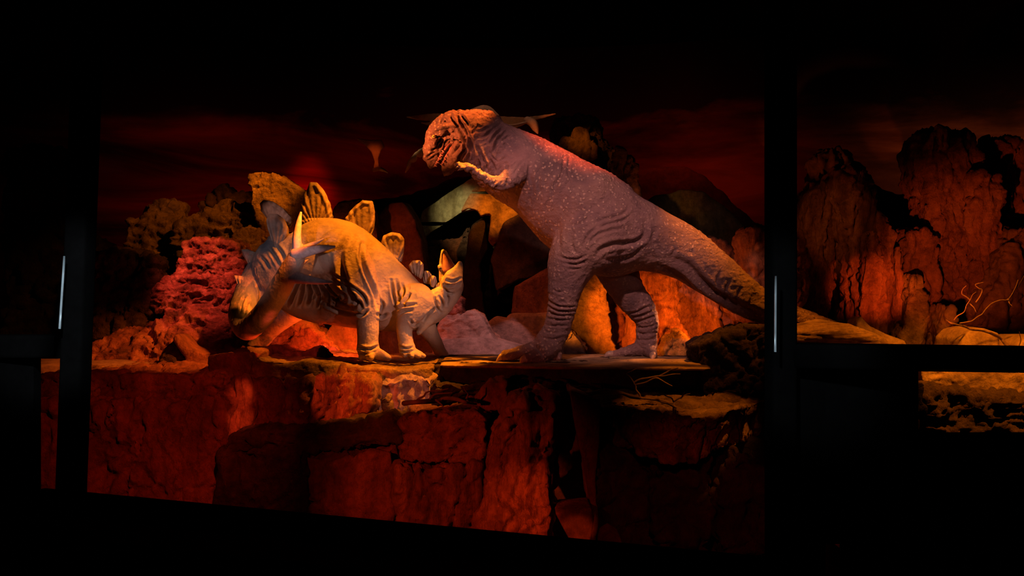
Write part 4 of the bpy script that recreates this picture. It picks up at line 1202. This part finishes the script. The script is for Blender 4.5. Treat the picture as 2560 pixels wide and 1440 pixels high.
for k in range(4):
    t = .4 + .6 * k / 3
    x, y = 1127 - 22 * t, 374 + 40 * t
    mk('tooth', *tube([(x + 1, y, YB - .35 + .12 * t, 1.9), (x - 1, y - 2, YB - .36 + .12 * t, 1.4), (x - 3 - (k % 2) * 1.5, y - 4, YB - .36 + .12 * t, .4)], 7, 3), M['tooth'], ty)
ey = mk('eye', *tube([(1083, 341, YB - .385, 3.5), (1084.5, 341, YB - .385, 4), (1086, 341, YB - .38, 3.5)], 16, 3), M['eye'], ty)
mk('pupil', *tube([(1083.4, 341.5, YB - .425, 1.3), (1084.4, 341.5, YB - .426, 1.3)], 8, 2), M['pupil'], ey)
CLW = [[(1266, 889, YN - .12, 11), (1254, 892, YN - .14, 8.5), (1243, 902, YN - .15, 3)], [(1318, 896, YN - .32, 12), (1308, 899, YN - .36, 9), (1302, 908, YN - .38, 3)],
       [(1306, 886, YN + .4, 9), (1296, 890, YN + .4, 7), (1290, 898, YN + .4, 2)], [(1534, 886, YF - .1, 9), (1521, 886, YF - .12, 8), (1510, 896, YF - .12, 2.5)],
       [(1632, 888, YF - .42, 10), (1632, 892, YF - .55, 8), (1630, 899, YF - .6, 3)]]
for c_ in CLW:
    mk('claw', *tube(c_, 12, 5), M['claw'], ty)
for x, y, d_ in ((1146, 412, .04), (1147, 418, 0), (1152, 424, -.02)):
    mk('claw', *tube([(x, y - 1, YB - .88 + d_, 2.8), (x - 4, y, YB - .88 + d_, 2), (x - 8, y + 3, YB - .87 + d_, .5)], 7, 3), M['claw'], ty)

# ------------------------------------------------------------------ stegosaur
sg = empty('stegosaurus', tuple(P(900, 900, 13.0)))
tag(sg, 'plated four-legged dinosaur rearing its gaping head beside the big standing one', 'dinosaur')
YS = 13.35
S = []
S.append(tube([(700, 672, YS + .25, 78, .9), (760, 680, YS + .15, 118, .72), (826, 680, YS, 134, .7), (895, 708, YS, 118, .74), (965, 742, YS - .02, 92, .78), (1030, 766, YS - .05, 64, .8),
               (1078, 768, YS - .08, 42, .85), (1112, 742, YS - .1, 33, .9), (1132, 716, YS - .1, 27, .9), (1136, 696, YS - .1, 20, .9)], 32, 8))
# head: skull back, snout sides, lower jaw
S.append(tube([(1128, 712, YS - .1, 24, .9), (1112, 696, YS - .06, 15, 1), (1106, 668, YS - .02, 9, 1.2), (1106, 640, YS, 6, 1.4), (1108, 628, YS, 6, 1.4)], 16, 6))
S.append(tube([(1128, 700, YS + .12, 12, 1), (1139, 676, YS + .16, 5, 1), (1127, 652, YS + .1, 3.5, 1), (1114, 630, YS + .04, 4.5, 1)], 12, 6))
S.append(tube([(1130, 708, YS - .2, 28, .8), (1136, 690, YS - .25, 23, .8), (1146, 672, YS - .22, 13, 1), (1150, 660, YS - .2, 8, 1)], 18, 6))
S.append(tube([(1112, 680, YS - .12, 6), (1101, 669, YS - .08, 7), (1097, 666, YS - .05, 5)], 10, 4))
# near hind leg
S.append(tube([(850, 630, YS - .5, 62, .7), (884, 690, YS - .58, 58, .7), (912, 752, YS - .62, 38, .85), (918, 800, YS - .62, 29, 1), (920, 850, YS - .62, 26, 1), (921, 874, YS - .62, 28, 1)], 26, 8))
for dx, dy, dd in ((-18, 4, -.12), (4, 5, -.25), (34, 3, -.12), (48, 6, -.05)):
    S.append(tube([(922, 878, YS - .6, 20, 1), (922 + dx * .6, 885 + dy * .5, YS - .6 + dd * .6, 14, 1), (922 + dx, 889 + dy, YS - .6 + dd, 8, 1.2)], 14, 5))
# near front leg
S.append(tube([(1040, 752, YS - .3, 48, .8), (1024, 784, YS - .42, 34, .9), (1012, 818, YS - .45, 21, 1), (1014, 850, YS - .45, 19, 1), (1018, 874, YS - .45, 21, 1)], 22, 7))
for dx, dy, dd in ((-8, 5, -.15), (10, 6, -.2), (28, 5, -.08), (40, 5, .04)):
    S.append(tube([(1020, 876, YS - .43, 15, 1), (1020 + dx * .6, 884, YS - .43 + dd * .6, 10, 1), (1020 + dx, 888 + dy * .5, YS - .43 + dd, 6, 1.1)], 12, 5))
# far front leg, far hind leg
S.append(tube([(1050, 790, YS + .35, 34, .9), (1074, 830, YS + .38, 22, 1), (1092, 862, YS + .4, 16, 1), (1100, 880, YS + .4, 15, 1), (1108, 886, YS + .35, 13, 1.3)], 16, 6))
S.append(tube([(720, 760, YS + .5, 55, .9), (680, 810, YS + .5, 32, 1), (652, 850, YS + .5, 24, 1), (638, 876, YS + .48, 24, 1), (625, 886, YS + .4, 14, 1.3)], 18, 6))
# tail swinging round to the front
S.append(tube([(722, 660, YS + .3, 84, .8), (672, 695, YS + .28, 64, .85), (630, 742, YS + .1, 46, .9), (606, 788, YS - .3, 34, 1), (618, 822, YS - .75, 29, 1), (652, 794, YS - 1.05, 29, 1), (688, 742, YS - 1.25, 28, 1),
               (716, 692, YS - 1.38, 27, 1), (740, 645, YS - 1.45, 22, 1), (750, 620, YS - 1.47, 13, 1)], 24, 8))
# throat wattle, belly fold
S.append(tube([(1080, 790, YS - .2, 14, .8), (1062, 812, YS - .22, 12, .8), (1046, 832, YS - .2, 7, .8)], 12, 5))
A, N, fc = remesh(*join(S), .0155, 8)
SL = []
for k in range(9):      # radiating flank folds
    a = k / 8
    SL.append(([(752 + 10 * k, 700 - 2 * k), (744 + 20 * k - 8 * (1 - a), 735), (724 + 24 * k, 768 - 2 * (k % 3))], 3.2, 8))
SL += [
    ([(772, 715), (800, 750), (850, 778), (892, 785)], 3.5, 6), ([(790, 700), (830, 742), (888, 770)], 3.5, 5), ([(868, 590), (850, 640), (862, 700), (880, 740), (890, 760)], 7, 9),
    ([(905, 610), (903, 645), (918, 690), (938, 735), (944, 770)], 4.5, 7), ([(880, 745), (900, 758), (905, 770)], 4, 8), ([(892, 782), (905, 788), (918, 776)], 3.5, 7),
    ([(978, 700), (982, 735), (990, 765)], 3, 6), ([(992, 700), (996, 730), (1000, 760)], 3, 6), ([(1006, 710), (1010, 730), (1002, 750)], 2.8, 5), ([(1025, 735), (1015, 752), (1000, 770)], 3, 6),
    ([(995, 772), (1010, 765), (1040, 760)], 3, 7), ([(998, 786), (1012, 778), (1030, 776)], 3, 5), ([(944, 786), (955, 792), (968, 785)], 3.5, 7), ([(950, 750), (958, 762), (950, 780)], 3, 5),
    ([(898, 868), (920, 874), (944, 866)], 3, 7), ([(896, 880), (915, 884), (935, 878)], 2.5, 4), ([(1000, 866), (1014, 871), (1032, 868)], 2.5, 6), ([(1002, 878), (1016, 880), (1034, 877)], 2.5, 4),
    ([(1118, 700), (1134, 702), (1152, 695)], 2.6, 7), ([(1112, 712), (1124, 714), (1136, 711)], 2.6, 6), ([(1112, 722), (1122, 732), (1134, 734)], 2.8, 6), ([(1098, 742), (1106, 756), (1104, 770)], 2.8, 6),
    ([(1112, 728), (1120, 745), (1116, 762)], 2.8, 5), ([(1086, 745), (1090, 765), (1100, 780)], 2.8, 5), ([(1060, 800), (1072, 782), (1086, 772)], 3, 7), ([(1026, 800), (1034, 812), (1044, 806)], 3, 6),
    ([(650, 640), (664, 655), (672, 672)], 4, 6), ([(672, 620), (690, 645), (700, 665)], 4, 6), ([(688, 612), (706, 634), (712, 650)], 4, 5), ([(640, 700), (652, 730), (648, 760)], 4, 5),
    ([(612, 740), (604, 760), (600, 780)], 3, 4), ([(622, 750), (614, 770), (610, 790)], 3, 4), ([(700, 690), (716, 712), (722, 740)], 4, 6), ([(736, 690), (730, 720), (716, 745), (700, 765)], 3.5, 6),
]
D = 1.5 * folds(A, N, SL, 12.45)
w3 = np.stack((fbm(A * 3, 4), fbm(A * 3, 15), fbm(A * 3, 26)), 1)
D += .010 * fbm(A * 4.0, 81) + .006 * ridged(A * 9 + 1.2 * w3, 87, 2)
f1, f2, v = worley(A * 9, 90)
D += .008 * np.clip(.34 - f1, 0, .34) / .34 * np.clip(fbm(A * 1.2, 61) * 3, 0, 1)
mk_dense('body', A + N * D[:, None], fc, M['steg'], sg)
mk('palate', *tube([(1117, 676, YS - .16, 10, .5), (1115, 658, YS - .1, 9, .5), (1111, 640, YS - .06, 4, .5), (1109, 634, YS - .05, 2, .5)], 14, 6), M['gum'], sg)
mk('palate', *tube([(1126, 676, YS - .02, 11, .6), (1122, 660, YS + .0, 9, .6), (1114, 642, YS + .01, 4, .6)], 14, 6), M['gum'], sg)
mk('eye', *tube([(1100, 671, YS - .17, 2.4), (1101, 671, YS - .17, 2.6), (1102, 671, YS - .17, 2.4)], 10, 3), M['pupil'], sg)


def plate(outline, Y, th, yaw=0.0, label=None, base=None):
    """bony plate: thick in the middle, thin scalloped rim, ribs fanning from the base"""
    V, Fc = prism(outline, Y, th)
    A, N, fc = remesh(V, Fc, .012, 5)
    cx, cy = np.mean([p[0] for p in outline]), np.mean([p[1] for p in outline])
    c = P(cx, cy, Y + th / 2)
    if base is None:
        base = (cx, max(p[1] for p in outline))
    b = P(base[0], base[1], Y)
    out3 = np.array([P(x, y, Y) for x, y in outline])
    # distance to rim in the plane of the plate
    dd = np.full(len(A), 9.0)
    for i in range(len(out3)):
        a_, b_ = out3[i][[0, 2]], out3[(i + 1) % len(out3)][[0, 2]]
        ab = b_ - a_
        X = A[:, [0, 2]] - a_
        t = np.clip((X @ ab) / (ab @ ab + 1e-9), 0, 1)
        dd = np.minimum(dd, np.sqrt(((X - t[:, None] * ab) ** 2).sum(1)))
    k = np.clip(dd / .16, 0, 1) ** .6
    A[:, 1] = c[1] + (A[:, 1] - c[1]) * (.35 + .65 * k)
    ang = np.arctan2(A[:, 0] - b[0], A[:, 2] - b[2] + .12)
    rib = np.sin(ang * 34) * .5 + .5
    A[:, 1] -= np.sign(c[1] - A[:, 1]) * .030 * rib * (1 - .6 * k)
    A[:, 1] -= .025 * np.exp(-((dd - .05) / .03) ** 2) * (A[:, 1] < c[1])
    A += N * (.006 * fbm(A * 14, 4))[:, None]
    rr = math.radians(yaw)
    X = A - b
    A = np.stack((X[:, 0] * math.cos(rr) - X[:, 1] * math.sin(rr), X[:, 0] * math.sin(rr) + X[:, 1] * math.cos(rr), X[:, 2]), 1) + b
    o = mk_dense('back_plate', A, fc, M['plate'], sg)
    if label:
        o['label'] = label
    return o


plate([(750, 562), (752, 515), (762, 480), (775, 455), (790, 455), (808, 475), (822, 505), (830, 540), (826, 562)], YS, .13, 0, 'tallest plate, at the top of the hump')
plate([(692, 560), (670, 552), (652, 528), (648, 508), (658, 499), (680, 503), (706, 520), (728, 545), (725, 570)], YS + .25, .11)
plate([(688, 622), (678, 600), (668, 570), (664, 548), (672, 534), (690, 534), (708, 548), (718, 568), (716, 590), (700, 612)], YS - .15, .12)
plate([(870, 562), (862, 545), (880, 520), (905, 500), (930, 502), (936, 530), (934, 570), (925, 602), (900, 595)], YS + .02, .12)
plate([(962, 632), (952, 605), (958, 588), (978, 580), (998, 583), (1010, 598), (1008, 632), (1002, 655), (980, 650)], YS, .11)
plate([(1030, 682), (1020, 664), (1030, 652), (1048, 650), (1058, 660), (1058, 682), (1052, 698)], YS - .02, .09)
plate([(1060, 708), (1056, 688), (1062, 676), (1072, 678), (1080, 690), (1078, 712)], YS + .0, .07)
plate([(1076, 716), (1074, 702), (1080, 688), (1090, 692), (1092, 706), (1086, 720)], YS - .12, .07)
plate([(1090, 728), (1088, 716), (1094, 706), (1102, 708), (1104, 722), (1096, 732)], YS - .15, .06)
plate([(640, 672), (622, 662), (606, 640), (601, 624), (616, 622), (640, 632), (655, 648), (655, 668)], YS + .12, .09)
plate([(648, 702), (638, 690), (636, 668), (646, 650), (658, 650), (666, 666), (664, 688), (656, 702)], YS - .12, .09)
plate([(612, 728), (600, 722), (588, 700), (584, 688), (604, 690), (622, 702), (628, 720)], YS + .0, .08)
plate([(760, 565), (752, 552), (770, 545), (820, 544), (830, 556), (820, 566)], YS - .05, .1)
# tail spikes
SPK = [[(744, 632, YS - 1.47, 14), (742, 595, YS - 1.5, 11), (746, 562, YS - 1.52, 8), (752, 532, YS - 1.54, 3)],
       [(740, 636, YS - 1.5, 16), (780, 626, YS - 1.6, 12), (812, 620, YS - 1.66, 8), (836, 617, YS - 1.7, 3)],
       [(722, 690, YS - 1.42, 18), (765, 698, YS - 1.55, 12), (798, 703, YS - 1.6, 8), (830, 706, YS - 1.62, 3)],
       [(746, 626, YS - 1.36, 9), (775, 614, YS - 1.2, 7), (808, 598, YS - 1.05, 2)],
       [(730, 665, YS - 1.3, 8), (752, 660, YS - 1.15, 6), (770, 650, YS - 1.05, 2)]]
for s_ in SPK:
    mk('tail_spike', *tube(s_, 14, 6), M['spike'], sg)

# ------------------------------------------------------------------ pterosaurs in the air
def slab(outline, Y, th, mat, parent, name, bow=0.0):
    V, Fc = prism(outline, Y, th)
    A, N, fc = remesh(V, Fc, .014, 2)
    A = A + N * (.008 * ridged(A * (10, 4, 4), 3, 2))[:, None]
    A[:, 1] += bow * np.sin((A[:, 0] - A[:, 0].min()) * 2.0)
    return mk_dense(name, A, fc, M[mat], parent)


pt = empty('pterosaur', tuple(P(1210, 290, 15.4)))
tag(pt, 'pale gliding pterosaur half hidden behind the big dinosaur head', 'pterosaur', 'pterosaurs in the air')
slab([(1012, 292), (1060, 283), (1110, 280), (1150, 285), (1140, 320), (1090, 318), (1050, 305), (1090, 302), (1040, 297)], 15.4, .05, 'ptero_wing', pt, 'wing', .1)
slab([(1200, 275), (1250, 288), (1310, 290), (1396, 282), (1360, 292), (1318, 304), (1285, 320), (1250, 330), (1215, 310)], 15.4, .05, 'ptero_wing', pt, 'wing', .1)
mk('torso', *tube([(1150, 300, 15.4, 12), (1190, 285, 15.4, 16), (1215, 277, 15.4, 14), (1240, 292, 15.4, 9)], 14, 5), M['ptero_body'], pt)
mk('foot', *tube([(1318, 300, 15.4, 9), (1332, 308, 15.35, 11), (1340, 322, 15.35, 9), (1344, 332, 15.35, 3)], 12, 5), M['ptero_body'], pt)
mk('leg', *tube([(1270, 315, 15.4, 4), (1290, 312, 15.35, 3), (1320, 305, 15.35, 3)], 8, 4), M['ptero_body'], pt)
mk('beak', *tube([(1060, 376, 15.3, 8), (1050, 384, 15.3, 10), (1040, 387, 15.3, 6), (1034, 398, 15.3, 8), (1025, 404, 15.3, 5), (1021, 416, 15.3, 5), (1014, 431, 15.3, 1.5)], 10, 5), M['ptero_body'], pt)
mk('neck', *tube([(1150, 300, 15.4, 9), (1100, 330, 15.35, 8), (1075, 360, 15.3, 8), (1058, 380, 15.3, 9)], 10, 5), M['ptero_body'], pt)
p2 = empty('pterosaur', tuple(P(940, 390, 15.8)))
tag(p2, 'small brown pterosaur with a white beak flying left of the big head', 'pterosaur', 'pterosaurs in the air')
slab([(890, 346), (925, 350), (952, 348), (960, 366), (950, 376), (944, 395), (946, 418), (932, 428), (936, 404), (928, 380), (912, 362)], 15.8, .05, 'ptero_wing', p2, 'wing', .05)
mk('torso', *tube([(935, 425, 15.8, 5), (948, 422, 15.78, 6), (955, 425, 15.78, 5)], 10, 4), M['ptero_wing'], p2)
mk('beak', *tube([(952, 423, 15.75, 5), (960, 426, 15.75, 4), (969, 432, 15.75, 1.2)], 10, 4), M['steel'], p2)


# ------------------------------------------------------------------ train window frame in front of the viewer
def bar(p0, p1, hw, Y0, Y1, th, round_=True):
    """bar between two pixel points; hw half width in px; Y0,Y1 distances; th depth in metres"""
    a, b = P(p0[0], p0[1], Y0), P(p1[0], p1[1], Y1)
    rows = []
    for t in np.linspace(0, 1, 5):
        c = a + (b - a) * t
        Yt = Y0 + (Y1 - Y0) * t
        r = (hw * (1 - t) + hw * t) * Yt / F
        rows.append((c[0], c[1] + th / 2, c[2], r))
    d = np.array(rows[-1][:3]) - np.array(rows[0][:3])
    d /= np.linalg.norm(d)
    n1 = np.cross(d, (0, 1, 0))
    n1 /= np.linalg.norm(n1)
    n2 = np.cross(d, n1)
    V, Fc = [], []
    prof = []
    for k in range(24):
        an = 2 * math.pi * k / 24
        ca, sa = math.cos(an), math.sin(an)
        e = .35
        prof.append((math.copysign(abs(ca) ** e, ca), math.copysign(abs(sa) ** e, sa)))
    for x, y, z, r in rows:
        for ca, sa in prof:
            V.append(np.array((x, y, z)) + n1 * r * ca + n2 * th / 2 * sa)
    for i in range(len(rows) - 1):
        for k in range(24):
            p, q = i * 24 + k, i * 24 + (k + 1) % 24
            Fc.append((p, q, q + 24, p + 24))
    Fc += [tuple(range(24)), tuple(range(5 * 24 - 1, 4 * 24 - 1, -1))]
    return np.array(V), Fc


fr = empty('train_window_frame', tuple(P(1000, 1440, 1.6)))
tag(fr, 'black frame of the train side opening with two posts, rails and sill', 'window frame')
YL, YR = 1.85, 1.42
mk('post', *bar((208, -60), (158, 1300), 28, YL, YL, .06), M['black_frame'], fr)
mk('post', *bar((1965, -60), (1966, 1500), 32, YR, YR, .06), M['black_frame'], fr)
mk('rail', *bar((-80, 868), (140, 868), 30, YL + .05, YL, .05), M['black_frame'], fr)
mk('rail', *bar((1990, 893), (2640, 902), 33, YR, YR - .1, .05), M['black_frame'], fr)
mk('sill', *bar((60, 1262), (1990, 1452), 24, YL, YR, .08), M['black_frame'], fr)
mk('ledge', *bar((190, 1325), (1990, 1516), 26, YL - .05, YR - .05, .05), M['dark_sill'], fr)
mk('side_panel', *bar((60, 1395), (1990, 1620), 60, YL - .02, YR - .02, .03), M['black_frame'], fr)


def panel(x0, y0, x1, y1, Y, name='side_panel'):
    a, b = P(x0, y0, Y), P(x1, y1, Y)
    return mk(name, *box(a[0], b[0], Y, Y + .03, b[2], a[2]), M['black_frame'], fr, False)


panel(-80, 890, 84, 1500, YL + .06)
panel(60, 1243, 215, 1500, YL + .08)
panel(1980, 920, 2064, 1500, YR + .03)
panel(2064, 925, 2116, 1360, YR + .03)
panel(2116, 925, 2296, 1500, YR + .03)
panel(2296, 1088, 2640, 1500, YR + .03)
mk('highlight_strip', *bar((160, 640), (148, 822), 2.4, YL - .045, YL - .045, .004), M['steel'], fr)['label'] = 'added pale strip in place of a highlight on the post'  # highlight on the left post edge, modelled as a pale strip
mk('highlight_strip', *bar((1940, 690), (1939, 880), 2.4, YR - .045, YR - .045, .004), M['steel'], fr)['label'] = 'added pale strip in place of a highlight on the post'  # same modelled highlight for the right post
spot('strip_spot', (-.4, .5, ZC + .6), P(154, 735, 1.8), (.7, .9, 1), 130, 14, .5, .03)  # added unseen spot, only brightens the left highlight strip
spot('strip_spot', (-.1, .4, ZC + .6), P(1940, 785, 1.38), (.7, .9, 1), 50, 14, .5, .03)  # added unseen spot for the right highlight strip
